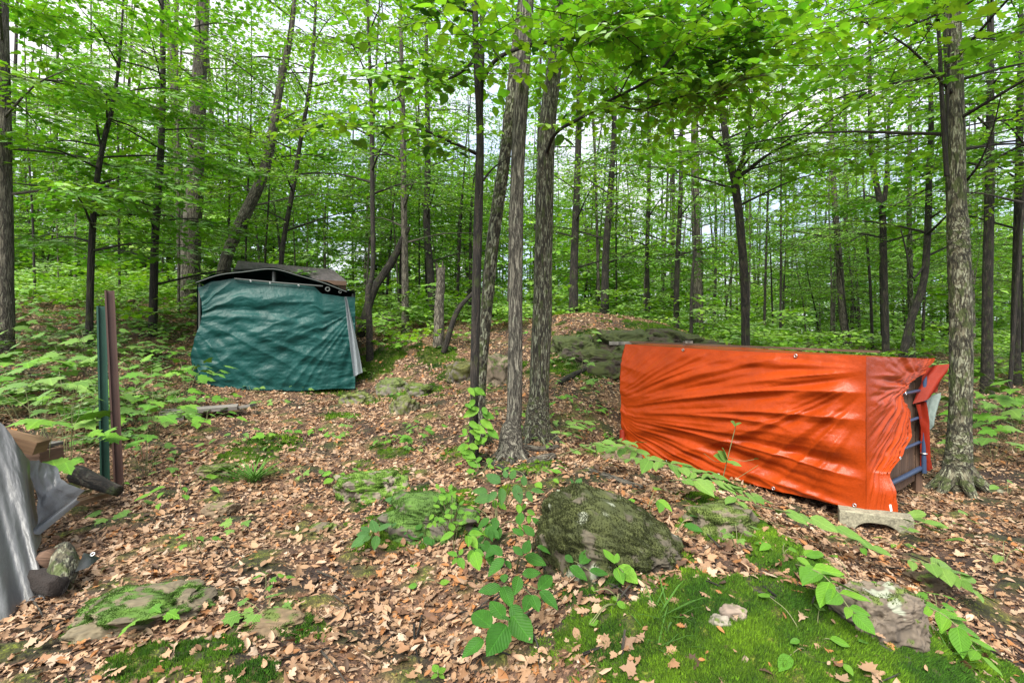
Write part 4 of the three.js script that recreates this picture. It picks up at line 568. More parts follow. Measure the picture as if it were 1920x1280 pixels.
  for (const [u, v] of [[0.03, 0.02], [0.28, 0.02], [0.5, 0.02], [0.75, 0.02], [0.22, 0.985], [0.68, 0.985]]) put('grommet', ring(frontP(u, v).add(V(-0.012, 0, 0.01)), 0.013, V(nf[0], 0, -nf[1])), metalMat, fs);
  for (const [w, v] of [[0.97, 0.74], [0.96, 0.42], [0.96, 0.31]]) put('grommet', ring(sideP(w, v).add(V(0.01, 0, 0.012)), 0.014, V(ns[0], 0, -ns[1])), metalMat, ss);
  // crib under it
  const c = thing('timber_crib', 'dark board crib with a blue pipe gate under the orange tarp', 'crib', base), side = (s, n, y) => W2(C[0] + S[0] * s + ns[0] * n, C[1] + S[1] * s + ns[1] * n, y);
  const bluePipe = new THREE.MeshStandardMaterial({ color: rgb(0.035, 0.06, 0.12), roughness: 0.4, metalness: 0.2 });
  for (let k = 0; k < 6; k++) { const s0 = 0.06 + k * 0.155, a = side(s0 + 0.07, -0.07, -0.02 + (k % 2) * 0.02), b = side(s0 + 0.07, -0.07, 1.27); const g = bevelBox(0.255, 1.29, 0.025, 0.004); g.applyMatrix4(new THREE.Matrix4().makeBasis(V(S[0] / 1.716, 0, -S[1] / 1.716), V(0, 1, 0), V(ns[0], 0, -ns[1])).setPosition(V().addVectors(a, b).multiplyScalar(0.5).sub(base))); part('plank', g, boardBrown, c); }
  for (const [y, r] of [[0.975, 0.016], [0.685, 0.016], [0.42, 0.016], [0.135, 0.026]]) part('pipe_rail', moved(tube([side(y > 0.6 ? 0.5 : 0.33, -0.012, y + 0.01), side(0.7, -0.012, y), side(0.985, -0.012, y)], [r, r], { seg: 10, rings: 8 }), base), bluePipe, c);
  part('pipe_post', moved(tube([side(0.985, 0.02, 0.09), side(0.985, 0.02, 1.2)], [0.025, 0.025], { seg: 10, rings: 4 }), base), bluePipe, c);
  for (const y of [0.3, 0.9]) part('pipe_clip', moved(ring(side(0.985, 0.02, y), 0.028, V(0, 1, 0)), base), metalMat, c);
  for (const u of [0.02, 0.98]) for (const s of [0.02, 0.97]) plank('corner_post', W2(C[0] + F[0] * u + S[0] * s - nf[0] * 0.06, C[1] + F[1] * u + S[1] * s - nf[1] * 0.06, -0.25), W2(C[0] + F[0] * u + S[0] * s - nf[0] * 0.06, C[1] + F[1] * u + S[1] * s - nf[1] * 0.06, 1.28), 0.07, 0.07, boardBrown, c, V(1, 0, 0));
  for (let k = 0; k < 5; k++) plank('back_plank', W2(C[0] + S[0] * 0.97 + F[0] * 0.02, C[1] + S[1] * 0.97 + F[1] * 0.02, 0.15 + k * 0.26), W2(C[0] + S[0] * 0.97 + F[0] * 0.98, C[1] + S[1] * 0.97 + F[1] * 0.98, 0.2 + k * 0.26), 0.024, 0.24, boardBrown, c);
  const b = thing('top_board', 'long thin brown board lying along the top of the orange tarp', 'board', V(2.2, 1.4, -5.6)); plank('board', W2(C[0] + F[0] * 0.99 + S[0] * 0.06, C[1] + F[1] * 0.99 + S[1] * 0.06, 1.495), W2(C[0] + F[0] * -0.0 + S[0] * 0.2, C[1] + F[1] * -0.0 + S[1] * 0.2, 1.405), 0.06, 0.02, boardBrown, b);
  const gb = onGround(1.2, 6.9); solo('grey_board', bevelBox(0.3, 0.05, 0.1).rotateY(-0.3).translate(1.47, 1.475, -6.85), boardGrey, 'short grey board sticking out at the far left top of the orange tarp', 'board');
  solo('wood_block', bevelBox(0.1, 0.055, 0.1).translate(P(1290, 646, 6.4).x, 1.478, -6.4), boardGrey, 'small grey wood block standing on the orange tarp top', 'block');
  solo('tarp_clip', bevelBox(0.055, 0.045, 0.015).translate(...P(1383, 661, 5.42).toArray()), boardTan, 'small tan wood clip on the upper edge of the orange tarp', 'clip');
  solo('paper_tag', bevelBox(0.018, 0.055, 0.003, 0.001).rotateZ(0.2).translate(...P(1671, 952, 4.2).toArray()), new THREE.MeshStandardMaterial({ color: rgb(0.8, 0.8, 0.78), roughness: 0.7 }), 'small white tag on the lower corner of the orange tarp', 'tag');
  // concrete block with an arch
  const s = new THREE.Shape(); s.moveTo(-0.25, 0); s.lineTo(0.25, 0); s.lineTo(0.25, -0.14); s.lineTo(0.18, -0.15); s.quadraticCurveTo(0.14, -0.05, 0.02, -0.06); s.quadraticCurveTo(-0.12, -0.05, -0.16, -0.15); s.lineTo(-0.25, -0.15); s.closePath();
  const g = new THREE.ExtrudeGeometry(s, { depth: 0.16, bevelEnabled: true, bevelSize: 0.008, bevelThickness: 0.008, bevelSegments: 2 }).translate(0, 0, -0.08).rotateY(-0.5); const p = P(1640, 962, 4.34);
  solo('concrete_block', g.translate(p.x, p.y + 0.005, p.z), new THREE.MeshStandardMaterial({ color: rgb(0.34, 0.34, 0.27), map: stoneMap, bumpMap: stoneBump, bumpScale: 0.006, roughness: 0.95 }), 'arched concrete block under the near corner of the orange tarp', 'block');
}
{ // green tent
  const L = [-5.35, 8.6], R = [-2.95, 9.5], w = [2.4, 0.9], n = [0.351, -0.936], back = [-0.351 * 2.3, 0.936 * 2.3];   // n faces the camera
  const uOf = (px) => { const k = (px - CX) / FOC; return (8.6 * k + 5.35) / (2.4 - 0.9 * k); }, yOf = (px, py) => EYE - (py - CY) / FOC * (8.6 + 0.9 * uOf(px));
  const tab = (a) => curveT(a.map(([px, py]) => [uOf(px), yOf(px, py)]));
  const top = tab([[371, 538], [400, 527], [443, 522], [504, 528], [560, 533], [586, 537], [606, 551], [646, 556]]), bot = tab([[367, 712], [395, 721], [430, 728], [500, 730], [560, 732], [620, 728], [664, 728]]), hem = tab([[370, 530], [412, 516], [460, 510], [513, 505], [560, 517], [605, 530], [649, 547]]);
  const base = onGround(-4.1, 9.3), t = thing('green_tarp_shelter', 'teal green tarp shelter with its front sheet hung from a pole', 'shelter', base), put = (nm, g, m) => part(nm, g.translate(-base.x, -base.y, -base.z), m, t);
  const pl = (u, y, d = 0) => W2(L[0] + w[0] * u + n[0] * d, L[1] + w[1] * u + n[1] * d, y);
  const front = (u, v) => { const a = (u + 0.12) * 2.56, b = (v - 0.7) * 1.75, psi = Math.atan2(b, a), rho = Math.hypot(a, b), a2 = (1.05 - u) * 2.56, b2 = (v - 0.93) * 1.75, psi2 = Math.atan2(b2, a2), rho2 = Math.hypot(a2, b2), e = Math.min(1, (1 - v) * 6);
    let d = 0.05 * ridge(fbm(psi * 3.4 + 1.1, rho * 0.3, 2.2, 2) * 1.5) * smoothstep(rho, 0.1, 0.9) * (1 - 0.7 * smoothstep(u, 0.5, 1)) * e + 0.03 * ridge(fbm(psi2 * 4.5 + 7, rho2 * 0.3, 8, 2) * 1.5) * smoothstep(rho2, 0.1, 1) * e + 0.045 * fbm(u * 5, v * 9, 5, 4) * e + 0.007 * fbm(u * 14, v * 26, 9, 3) * e + 0.06 * Math.sin(Math.PI * v) * Math.sin(Math.PI * u);
    const bulge = -0.03 * Math.sin(Math.PI * v * 2) * (1 - u); return pl(u + bulge, lerp(bot(u), top(u), v), d + 0.08 * (1 - v) * (1 - u)); };
  put('front_sheet', grid(180, 130, front, (u, v) => [u * 2.5, v * 1.8]), greenMat);
  put('roof_sheet', grid(60, 30, (u, v) => { const q = pl(u * 1.02 - 0.01, hem(u) + 0.02 + 0.05 * fbm(u * 5, v * 4, 3, 3) * Math.sin(Math.PI * Math.min(1, v * 1.5)) - 0.1 * v * Math.sin(Math.PI * u), 0.1); return V(q.x + back[0] * v, q.y, q.z - back[1] * v); }, (u, v) => [u * 2.4, v * 2.3]), greenMat);
  for (const [u, nm] of [[0.0, 'left_sheet'], [1.0, 'right_sheet']]) put(nm, grid(40, 40, (a, v) => { const y = lerp(bot(u) + 0.02, hem(u), v), q = pl(u, y, 0.02), k = a; return V(q.x + back[0] * k + 0.03 * fbm(a * 5, v * 3, u, 3), q.y, q.z - back[1] * k); }), u ? whiteMat : greenMat);
  put('back_sheet', grid(30, 30, (u, v) => { const q = pl(u, lerp(bot(u) + 0.3, hem(u), v)); return V(q.x + back[0], q.y, q.z - back[1]); }), greenMat);
  put('white_flap', grid(24, 40, (u, v) => { const a = P(650, 556, 9.35), b = P(668, 640, 9.3), e0 = P(646, 556, 9.3), e1 = P(663, 706, 9.2), r = V().lerpVectors(e0, e1, v), o = v < 0.5 ? V().lerpVectors(a, b, v * 2) : V().lerpVectors(b, P(679, 698, 9.3), v * 2 - 1); return V().lerpVectors(r, o, u).add(V(0, 0, 0.03 * Math.sin(u * 9 + v * 3))); }), whiteMat);
  const pvc = new THREE.MeshStandardMaterial({ color: rgb(0.06, 0.07, 0.065), roughness: 0.65 });
  const pipe = (nm, a, r = 0.018) => put(nm, tube(a, [r, r], { seg: 8, rings: a.length * 4 }), pvc);
  pipe('hanging_pole', [pl(uOf(440), yOf(440, 523), 0.06), pl(uOf(515), yOf(515, 530), 0.06), pl(uOf(605), yOf(605, 537), 0.06)], 0.015);
  pipe('roof_hem', [[370, 531], [412, 517], [460, 511], [513, 506], [560, 518], [605, 531], [649, 548]].map(([x, y]) => pl(uOf(x), yOf(x, y), 0.11)), 0.009);
  plank('ridge_post', pl(uOf(513), yOf(513, 528), -0.05), pl(uOf(513), yOf(513, 508), -0.05), 0.07, 0.04, pvc, t, V(1, 0, 0));
  pipe('corner_pole', [pl(0.01, bot(0) - 0.2, -0.02), pl(0.01, hem(0.01) - 0.02, -0.02)], 0.022); pipe('corner_pole', [pl(0.985, bot(1) - 0.2, -0.03), pl(0.985, hem(0.985) - 0.03, -0.03)], 0.022);
  put('pipe_end', ring(pl(uOf(614), yOf(614, 543), 0.09), 0.035, V(n[0], 0, -n[1])), pvc); put('pipe_end', ring(pl(uOf(637), yOf(637, 548), 0.09), 0.022, V(n[0], 0, -n[1])), pvc);
  for (const px of [471, 507, 560]) put('grommet', ring(pl(uOf(px), top(uOf(px)) - 0.03, 0.1), 0.012, V(n[0], 0, -n[1])), metalMat);
  // shed behind
  const sb = onGround(-5, 12), sh = thing('wooden_shed', 'small wooden shed with a dark shingled roof behind the green shelter', 'shed', sb), r0 = V(-6.78, 3.5, -12.5), r1 = P(624, 505, 12.4), e0 = P(434, 517, 11.2), e1 = P(650, 527, 11.3);
  const shMap = texture(512, 256, (u, v) => { const k = Math.abs(v * 8 - Math.round(v * 8)), c = tn(u, v, 40, 8, 3), q = 0.24 + 0.12 * (c - 0.5) + 0.08 * tn2(u, v, 90, 90, 2) - (k < 0.08 ? 0.08 : 0); return [q * 1.06, q * 0.97, q]; }, true);
  const roof = grid(40, 10, (u, v) => V().lerpVectors(V().lerpVectors(e0, e1, u), V().lerpVectors(r0, r1, u), v).add(V(0, 0.012 * fbm(u * 9, v * 9, 1, 2), 0)), (u, v) => [u * 1.6, v]);
  part('roof', roof.translate(-sb.x, -sb.y, -sb.z), new THREE.MeshStandardMaterial({ map: shMap, roughness: 0.9 }), sh);
  part('roof', grid(8, 4, (u, v) => V().lerpVectors(V().lerpVectors(r0, r1, u), V().lerpVectors(r0, r1, u).add(V(-0.45, -0.55, -1.2)), v), (u, v) => [u * 1.6, v]).translate(-sb.x, -sb.y, -sb.z), new THREE.MeshStandardMaterial({ map: shMap, roughness: 0.9 }), sh);
  plank('fascia', V().copy(e0).add(V(0, -0.05, 0.012)), V().copy(e1).add(V(0, -0.05, 0.012)), 0.02, 0.09, boardBrown, sh);
  for (let k = 0; k < 14; k++) { const a = V().lerpVectors(e0, e1, (k + 0.5) / 14).add(V(-0.05, -0.06, -0.12)), g = bevelBox(0.165, 2.1, 0.02, 0.003).rotateY(0.06).translate(a.x - sb.x, a.y - 1.05 - sb.y, a.z - sb.z); part('plank', g, boardBrown, sh); }
  for (let k = 0; k < 10; k++) { const a = V().copy(e1).add(V(-0.3 - 0.07 * k, -0.05 + (k < 6 ? k : 10 - k) * 0.05, -0.22 - k * 0.17)), g = bevelBox(0.165, 2.2, 0.02, 0.003).rotateY(1.4).translate(a.x - sb.x, a.y - 1.1 - sb.y, a.z - sb.z); part('plank', g, boardGrey, sh); }
}
{ // grey tarp over a stack at the left edge
  const base = onGround(-3.3, 3.3), t = thing('grey_tarp', 'silver grey tarp draped over a stack at the left edge', 'tarp', base), put = (nm, g, m) => part(nm, g.translate(-base.x, -base.y, -base.z), m, t);
  const foot = [P(-420, 1330, 2.15), P(-150, 1215, 2.55), P(0, 1158, 2.75), P(45, 1128, 2.92), P(78, 1122, 2.98), P(58, 1060, 3.2), P(72, 1000, 3.55)], head = [P(-420, 720, 3.0), P(-150, 752, 3.1), P(-60, 765, 3.2), P(0, 792, 3.3), P(34, 838, 3.35), P(48, 856, 3.5), P(62, 868, 3.8)];
  const fc = new THREE.CatmullRomCurve3(foot, false, 'centripetal'), hc = new THREE.CatmullRomCurve3(head, false, 'centripetal');
  put('draped_sheet', grid(150, 90, (u, v) => { const a = fc.getPoint(u), b = hc.getPoint(u), p = V().lerpVectors(a, b, v), s = Math.sin(Math.PI * v), d = 0.14 * fbm(u * 5 + 0.8 * v, 2.2, 0.9 * v, 2) * (1.1 - v * 0.6) + 0.014 * fbm(u * 9, v * 6, 3, 3) - 0.06 * s + 0.06 * (1 - smoothstep(v, 0, 0.35)); return p.add(V(d * 0.75, 0, d * 0.65)); }, (u, v) => [u * 2.4, v * 1.2]), greyMat);
  put('top_sheet', grid(40, 20, (u, v) => { const b = hc.getPoint(u); return V(b.x - 0.7 * v, b.y + 0.18 * v + 0.02 * fbm(u * 6, v * 5, 2, 2), b.z - 0.5 * v * (1 - u)); }, (u, v) => [u * 2.4, v]), greyMat);
  const q = [P(55, 862, 3.55), P(105, 872, 3.75), P(160, 918, 3.75), P(70, 985, 3.5)];
  put('loose_flap', grid(40, 30, (u, v) => V().lerpVectors(V().lerpVectors(q[0], q[1], u), V().lerpVectors(q[3], q[2], u), v).add(V(0, 0.02 * fbm(u * 4, v * 4, 1, 2), 0.07 * Math.sin(v * 3.1) * u + 0.05 * fbm(u * 2, v * 2.4, 5, 2))), (u, v) => [u * 0.5, v * 0.4]), greyMat);
  put('bottom_fold', grid(30, 20, (u, v) => V().lerpVectors(V().lerpVectors(P(68, 985, 3.45), P(158, 922, 3.72), u), V().lerpVectors(P(74, 1002, 3.4), P(150, 940, 3.66), u), v).add(V(0, 0, 0.05 * Math.sin(v * 3.14))), (u, v) => [u * 0.5, v * 0.1]), greyMat);
  // stack beneath and around
  const st = (nm, label, a, b, w, h, m) => { const c = V().addVectors(a, b).multiplyScalar(0.5), k = thing(nm, label, 'board', c); plank('board', a, b, w, h, m, k); return k; };
  st('tan_board', 'tan sawn beam end poking from the grey tarp', P(-30, 812, 3.9), P(78, 838, 3.98), 0.16, 0.1, boardTan);
  st('weathered_board', 'grey weathered board behind the tan beam end', P(-30, 836, 4.4), P(98, 834, 4.35), 0.2, 0.03, boardGrey);
  st('weathered_board', 'thick brown weathered timber under the grey weathered board', P(-30, 862, 4.4), P(97, 855, 4.3), 0.2, 0.13, boardBrown);
  st('long_plank', 'pale plank lying on the litter from under the grey tarp', P(30, 975, 3.75), P(203, 925, 4.45), 0.09, 0.035, boardTan);
  solo('split_log', tube([P(142, 888, 4.4), P(180, 905, 4.32), P(222, 921, 4.3)], [0.075, 0.07, 0.05], { seg: 9, rings: 14, rough: 0.25, seed: 3 }), barkMat.dark, 'rough brown split log beside the metal stakes', 'log');
  solo('mossy_log', tube([P(118, 1032, 3.2), P(118, 1065, 3.05), P(112, 1100, 2.95)], [0.055, 0.075, 0.06], { seg: 10, rings: 12, rough: 0.2, seed: 8 }), barkMat.mossy, 'short mossy log chunk at the foot of the grey tarp', 'log');
  solo('charred_log', tube([P(30, 1078, 3.2), P(75, 1088, 3.02), P(110, 1100, 2.9)], [0.06, 0.066, 0.05], { seg: 14, rings: 14, rough: 0.3, seed: 5 }), new THREE.MeshStandardMaterial({ color: rgb(0.016, 0.011, 0.009), roughness: 1, bumpMap: stoneBump, bumpScale: 0.02 }), 'dark charred log end under the edge of the grey tarp', 'log');
  solo('split_log', tube([P(66, 1052, 3.2), P(98, 1048, 3.1)], [0.055, 0.06], { seg: 8, rings: 8, rough: 0.25, seed: 15 }), boardBrown, 'reddish split log tucked under the grey tarp beside the mossy log', 'log');
  const bk = thing('black_sheet_corner', 'small black plastic corner with a metal eyelet near mossy log', 'plastic sheet', hit(165, 1060)), bq = [P(140, 1072, 2.98), P(156, 1036, 3.12), P(188, 1046, 3.12), P(165, 1064, 2.98)];
  part('sheet', grid(10, 10, (u, v) => V().lerpVectors(V().lerpVectors(bq[0], bq[1], u), V().lerpVectors(bq[3], bq[2], u), v).add(V(0, 0.025 * Math.sin(u * 3) * Math.sin(v * 3), 0)).sub(bk.position)), new THREE.MeshStandardMaterial({ color: rgb(0.012, 0.014, 0.014), roughness: 0.4, side: THREE.DoubleSide }), bk);
  part('eyelet', ring(P(176, 1041, 3.09).sub(bk.position).add(V(0, 0.012, 0.012)), 0.011, V(0, 0.8, 0.6)), metalMat, bk);
}
{ // the two metal stakes
  const holes = 13;
  const stake = (label, foot, headP, col, name) => { const Lh = foot.distanceTo(headP), t = thing(name, label, 'stake', foot), m = new THREE.MeshStandardMaterial({ color: col, roughness: 0.55, metalness: 0.25, map: tarpTone });
    const s = new THREE.Shape(); s.moveTo(-0.022, -0.3); s.lineTo(0.022, -0.3); s.lineTo(0.022, Lh); s.lineTo(-0.022, Lh); s.closePath(); for (let k = 0; k < holes; k++) { const h = new THREE.Path(); h.absellipse(0, 0.08 + k * (Lh - 0.12) / (holes - 1), 0.0075, 0.0075, 0, 6.283, true); s.holes.push(h); }
    const q = new THREE.Quaternion().setFromUnitVectors(V(0, 1, 0), V().subVectors(headP, foot).normalize()), turn = (g) => g.rotateY(0.55).applyQuaternion(q);
    part('web', turn(new THREE.ExtrudeGeometry(s, { depth: 0.003, bevelEnabled: false, curveSegments: 8 })), m, t);
    for (const sd of [-1, 1]) { part('flange', turn(box(0.003, Lh + 0.3, 0.022, sd * 0.0235, Lh / 2 - 0.15, 0.013)), m, t); part('lip', turn(box(0.014, Lh + 0.3, 0.003, sd * 0.031, Lh / 2 - 0.15, 0.0265)), m, t); } };
  stake('green painted metal stake standing behind the rusty one', hit(197, 900), P(190, 574, -hit(197, 900).z), rgb(0.018, 0.075, 0.05), 'metal_stake');
  stake('rusty brown perforated metal stake leaning slightly left', hit(223, 912), P(205, 545, -hit(223, 912).z), rgb(0.085, 0.045, 0.035), 'metal_stake');
}
{ // grey boards by the seedlings
  const mk = (label, a, b, w, h) => { const c = V().addVectors(a, b).multiplyScalar(0.5), k = thing('old_board', label, 'board', c); plank('board', a, b, w, h, boardGrey, k); };
  const c = hit(372, 785);
  mk('thick grey weathered board resting on scraps before the green shelter', c.clone().add(V(-0.45, 0.1, 0.1)), c.clone().add(V(0.38, 0.13, -0.3)), 0.34, 0.05); mk('short grey block under the weathered board', c.clone().add(V(-0.36, 0.035, 0.1)), c.clone().add(V(-0.12, 0.035, 0.06)), 0.2, 0.07); mk('narrow grey plank leaning behind the weathered board', c.clone().add(V(0.1, 0.06, -0.35)), c.clone().add(V(0.62, 0.16, -0.25)), 0.12, 0.04);
}
{ // dead wood on the ground
  const mat = barkMat.grey, lg = (label, pts, r, m = mat, cat = 'log') => solo('fallen_branch', tube(pts.map(([x, y, l]) => hit(x, y, l ?? r[0] * 0.7)), r, { seg: 7, rings: 16, rough: 0.2, seed: r[0] * 777 }), m, label, cat);
  lg('grey dead log lying between the mottled tree and the ridged tree', [[982, 838], [1010, 842], [1046, 838]], [0.035, 0.035, 0.03]); lg('short hollow grey log piece right of the ridged tree', [[995, 868], [1018, 862], [1038, 855]], [0.05, 0.055, 0.04]);
  lg('dark dead limb lying at the foot of the ridged tree', [[920, 868], [945, 880], [985, 890]], [0.03, 0.035, 0.02], barkMat.dark); lg('long grey dead branch running toward the orange tarp', [[1080, 872], [1130, 890], [1205, 915]], [0.022, 0.024, 0.02]);
  lg('long thin dark branch lying along the mossy bank', [[1290, 978], [1390, 1020], [1470, 1062], [1540, 1100]], [0.012, 0.012, 0.01, 0.006], barkMat.dark, 'branch'); lg('bare pale stick standing out of moss by the bottom edge', [[1165, 1260, 0.02], [1168, 1215, 0.05], [1172, 1180, 0.1]], [0.006, 0.006, 0.004], mat, 'stick');
  lg('dark fallen limb on the slope below the outcrop', [[1048, 718], [1080, 700], [1110, 688]], [0.05, 0.05, 0.03], barkMat.dark); lg('thin pale stick across the open leaf litter', [[385, 1098], [450, 1105], [530, 1112]], [0.007, 0.008, 0.005], mat, 'stick'); lg('dark crooked twig beside the lower moss patch', [[280, 1262], [310, 1225], [355, 1195]], [0.006, 0.007, 0.004], barkMat.dark, 'stick');
  const r = rng(606); for (let k = 0; k < 70; k++) { const px = 30 + r() * 1850, py = 800 + Math.pow(r(), 0.7) * 470, p = hit(px, py, 0.02), a = r() * 6.28, L = 0.12 + 0.3 * r(), e = p.clone().add(V(Math.cos(a) * L, 0, Math.sin(a) * L)), m = p.clone().lerp(e, 0.5).add(V((r() - 0.5) * 0.06, 0, (r() - 0.5) * 0.06)); for (const q of [p, m, e]) q.y = H(q.x, -q.z) + 0.02 + 0.015 * r(); solo('dead_twig', tube([p, m, e], [0.004 + 0.003 * r(), 0.004, 0.002], { seg: 5, rings: 8, rough: 0.2, seed: k }), r() < 0.5 ? barkMat.grey : barkMat.dark, 'thin dead twig lying in the brown leaf litter', 'twig', 'dead twigs in the leaf litter'); }
}

// ------------------------------------------------------------------ plants near the camera, every leaf a part
const LG = { oval: [ovate(10, 0.27, 0.07, 0.16, 0.04), ovate(10, 0.24, 0.1, 0.26, 0.04), ovate(10, 0.3, 0.05, 0.08, 0.04)], small: [ovate(6, 0.26, 0.06, 0.15), ovate(6, 0.3, 0.05, 0.1)], maple: [mapleLeaf, fan(mapleOutline, (x, z) => -0.08 * x * x - 0.28 * z * z + 0.05 * Math.sin(x * 5))] };
function leaf(t, a, b, kind, tone, r, up = V(0, 1, 0), k = 1) {
  const L = a.distanceTo(b), g = LG[kind][Math.floor(r() * LG[kind].length)], m = part('leaf', g, LEAF[tone][Math.floor(r() * 3)], t), u = up.clone().add(V((r() - 0.5) * 1.1, 0, (r() - 0.5) * 0.9)).normalize();
  m.applyMatrix4(laid(V().subVectors(a, t.position), V().subVectors(b, t.position), u, L, L, L * k)); return m;
}
function stem(t, pts, r0 = 0.004) { part('stem', moved(tube(pts, [r0, r0 * 0.6], { seg: 5, rings: pts.length * 3, cap: false }), t.position), stemMat, t); }
{ // oval-leaved plants in the middle; leaf bases and tips read at 1920 x 1280
  const r = rng(8080), Z = (x, y) => [640 + x / 3.097, 860 + y / 3.097];
  const plant = (label, root, tone, lift, leaves, kind = 'oval', slope = 0.03) => {
    const f = hit(...root), t = thing('oval_leaf_plant', label, 'plant', f, null); const tops = [];
    leaves.forEach(([bx, by, tx, ty], i) => { const l = lift * (0.75 + 0.5 * r()), A = hit(...Z(bx, by), l), d = -A.z, B = P(...Z(tx, ty), d - (ty - by) / 900 * (0.55 + 0.4 * r())); B.y = Math.max(B.y, H(B.x, -B.z) + 0.03); leaf(t, A, B, kind, tone, r, V(0.15 * (r() - 0.5), 1, 0.75), 0.9 + 0.25 * r()); tops.push(A); });
    tops.forEach((A, i) => { if (i % 2 === 0 || tops.length < 6) stem(t, [f.clone().add(V((r() - 0.5) * 0.03, -0.03, 0)), f.clone().lerp(A, 0.5).add(V(0, 0.03, 0)), A], 0.0035); });
    return t;
  };
  plant('lowest large-leaved seedling in the centre foreground', [955, 1185], 'deep', 0.14, [[870, 985, 752, 858], [945, 935, 862, 812], [990, 905, 1108, 1065], [960, 965, 848, 1138], [825, 1050, 703, 1132], [985, 850, 1060, 960], [975, 940, 930, 905]]);
  plant('large-leaved seedling just above the lowest one', [960, 1110], 'deep', 0.2, [[930, 750, 793, 765], [940, 740, 988, 852], [945, 720, 945, 652], [1030, 680, 1010, 785], [1140, 760, 1238, 662], [1150, 770, 1262, 855], [1100, 790, 1062, 887], [1105, 790, 1148, 887], [1050, 670, 1160, 658]]);
  plant('oval-leaved seedling in the middle of the foreground clump', [965, 1070], 'deep', 0.22, [[945, 580, 848, 668], [935, 565, 858, 488], [1055, 560, 990, 500], [1060, 550, 1095, 468], [1065, 565, 1192, 610], [955, 590, 985, 640]]);
  plant('oval-leaved seedling at the left foot of the large slanting boulder', [1000, 1030], 'deep', 0.22, [[1035, 385, 1042, 302], [1055, 450, 992, 395], [1120, 450, 1052, 378], [1150, 390, 1110, 330], [1155, 420, 1238, 500], [1135, 510, 1218, 540], [1180, 440, 1145, 380]]);
  plant('glossy seedling spreading before the large slanting boulder', [1060, 1070], 'deep', 0.12, [[1240, 455, 1292, 540], [1225, 545, 1282, 645], [1295, 535, 1388, 478], [1300, 560, 1348, 602], [1385, 610, 1458, 522], [1325, 625, 1432, 698], [1440, 650, 1553, 668], [1230, 320, 1255, 262]]);
  plant('drooping light seedling at the right end of the large boulder', [1150, 1080], 'bright', 0.12, [[1590, 610, 1522, 518], [1600, 605, 1602, 542], [1610, 620, 1725, 722], [1600, 630, 1635, 722], [1640, 660, 1690, 625]]);
  plant('dusky leaved seedling cluster above the oval-leaved seedlings', [945, 950], 'grey', 0.26, [[925, 140, 838, 88], [960, 112, 945, 62], [850, 195, 758, 178], [930, 170, 935, 262], [1010, 150, 1042, 258], [1060, 160, 1060, 92], [1100, 185, 1182, 188], [870, 220, 768, 245], [1080, 190, 1108, 248], [900, 190, 850, 250], [985, 120, 1010, 60]]);
  plant('grey-green seedling growing on top of the large slanting boulder', [1085, 915], 'grey', 0.12, [[1350, 180, 1275, 190], [1355, 170, 1335, 110], [1365, 165, 1395, 105], [1370, 190, 1490, 230], [1365, 200, 1405, 270], [1360, 185, 1330, 150]]);
  plant('small seedling left of the dark mossy rock', [705, 1010], 'grey', 0.12, [[150, 450, 52, 515], [160, 440, 80, 435], [165, 430, 110, 390], [200, 430, 175, 350], [215, 420, 290, 365], [205, 445, 190, 528], [235, 400, 240, 355], [290, 400, 320, 365], [170, 450, 120, 480]]);
  plant('single broad-leaved seedling beside the dark mossy rock', [765, 1000], 'deep', 0.1, [[385, 430, 450, 465], [380, 425, 360, 440], [430, 410, 470, 380], [375, 420, 345, 395]]);
  plant('pale rosette seedling on the mossy rock', [742, 945], 'grey', 0.1, [[315, 240, 250, 235], [318, 235, 290, 212], [322, 235, 345, 212], [325, 240, 378, 240], [320, 250, 350, 268], [315, 250, 275, 262]], 'small');
  plant('light green seedling left of the foreground clump', [850, 1050], 'bright', 0.24, [[740, 440, 825, 425], [745, 450, 790, 520], [735, 445, 740, 505], [655, 430, 570, 468], [650, 420, 630, 365], [770, 540, 800, 645], [765, 530, 738, 600], [775, 530, 828, 560], [670, 570, 612, 530], [675, 575, 640, 615], [680, 575, 712, 635], [685, 560, 705, 520], [680, 380, 720, 365]]);
  const tiny = []; for (let k = 0; k < 34; k++) { const y = 160 + r() * 230, x = lerp(590, 640, (y - 150) / 240) + (r() - 0.5) * (90 + (y - 150) * 0.6), a = r() * 6.28; tiny.push([x, y, x + 46 * Math.cos(a), y + 40 * Math.sin(a)]); }
  plant('tall yellow-green elder-like seedling with many small leaflets', [848, 1010], 'bright', 0.3, tiny, 'small');
  const fill = (n, x0, x1, y0, y1, L) => Array.from({ length: n }, () => { const x = lerp(x0, x1, r()), y = lerp(y0, y1, r()), a = 0.4 + r() * 2.4, l = L * (0.6 + 0.7 * r()); return [x, y, x + (r() < 0.5 ? -1 : 1) * l * Math.abs(Math.cos(a)) , y + l * Math.sin(a) * 0.8]; });
  plant('low small-leaved seedling under the dusky cluster', [930, 990], 'bright', 0.12, fill(16, 760, 1120, 230, 420, 70), 'small'); plant('thin small-leaved seedling between the light seedling and the oval ones', [890, 1040], 'deep', 0.14, fill(14, 780, 960, 330, 560, 85), 'oval'); plant('small dark sprig before the dark mossy rock', [800, 1015], 'deep', 0.08, fill(8, 430, 560, 330, 470, 60), 'small');
  plant('tiny seedling on the open litter below the light green seedling', [775, 1068], 'bright', 0.05, [[420, 635, 392, 650], [420, 630, 440, 610], [420, 640, 445, 655], [418, 632, 400, 612]], 'small');
  plant('lone pair of green leaves lying in the litter', [780, 1098], 'bright', 0.03, [[440, 735, 385, 742], [570, 722, 630, 715]], 'small');
  plant('tiny three-leaved sprout near the moss edge', [1165, 1125], 'bright', 0.06, [[1600, 830, 1662, 870], [1600, 825, 1575, 795], [1465, 770, 1455, 735], [1440, 960, 1495, 935], [1450, 970, 1440, 950]], 'small');
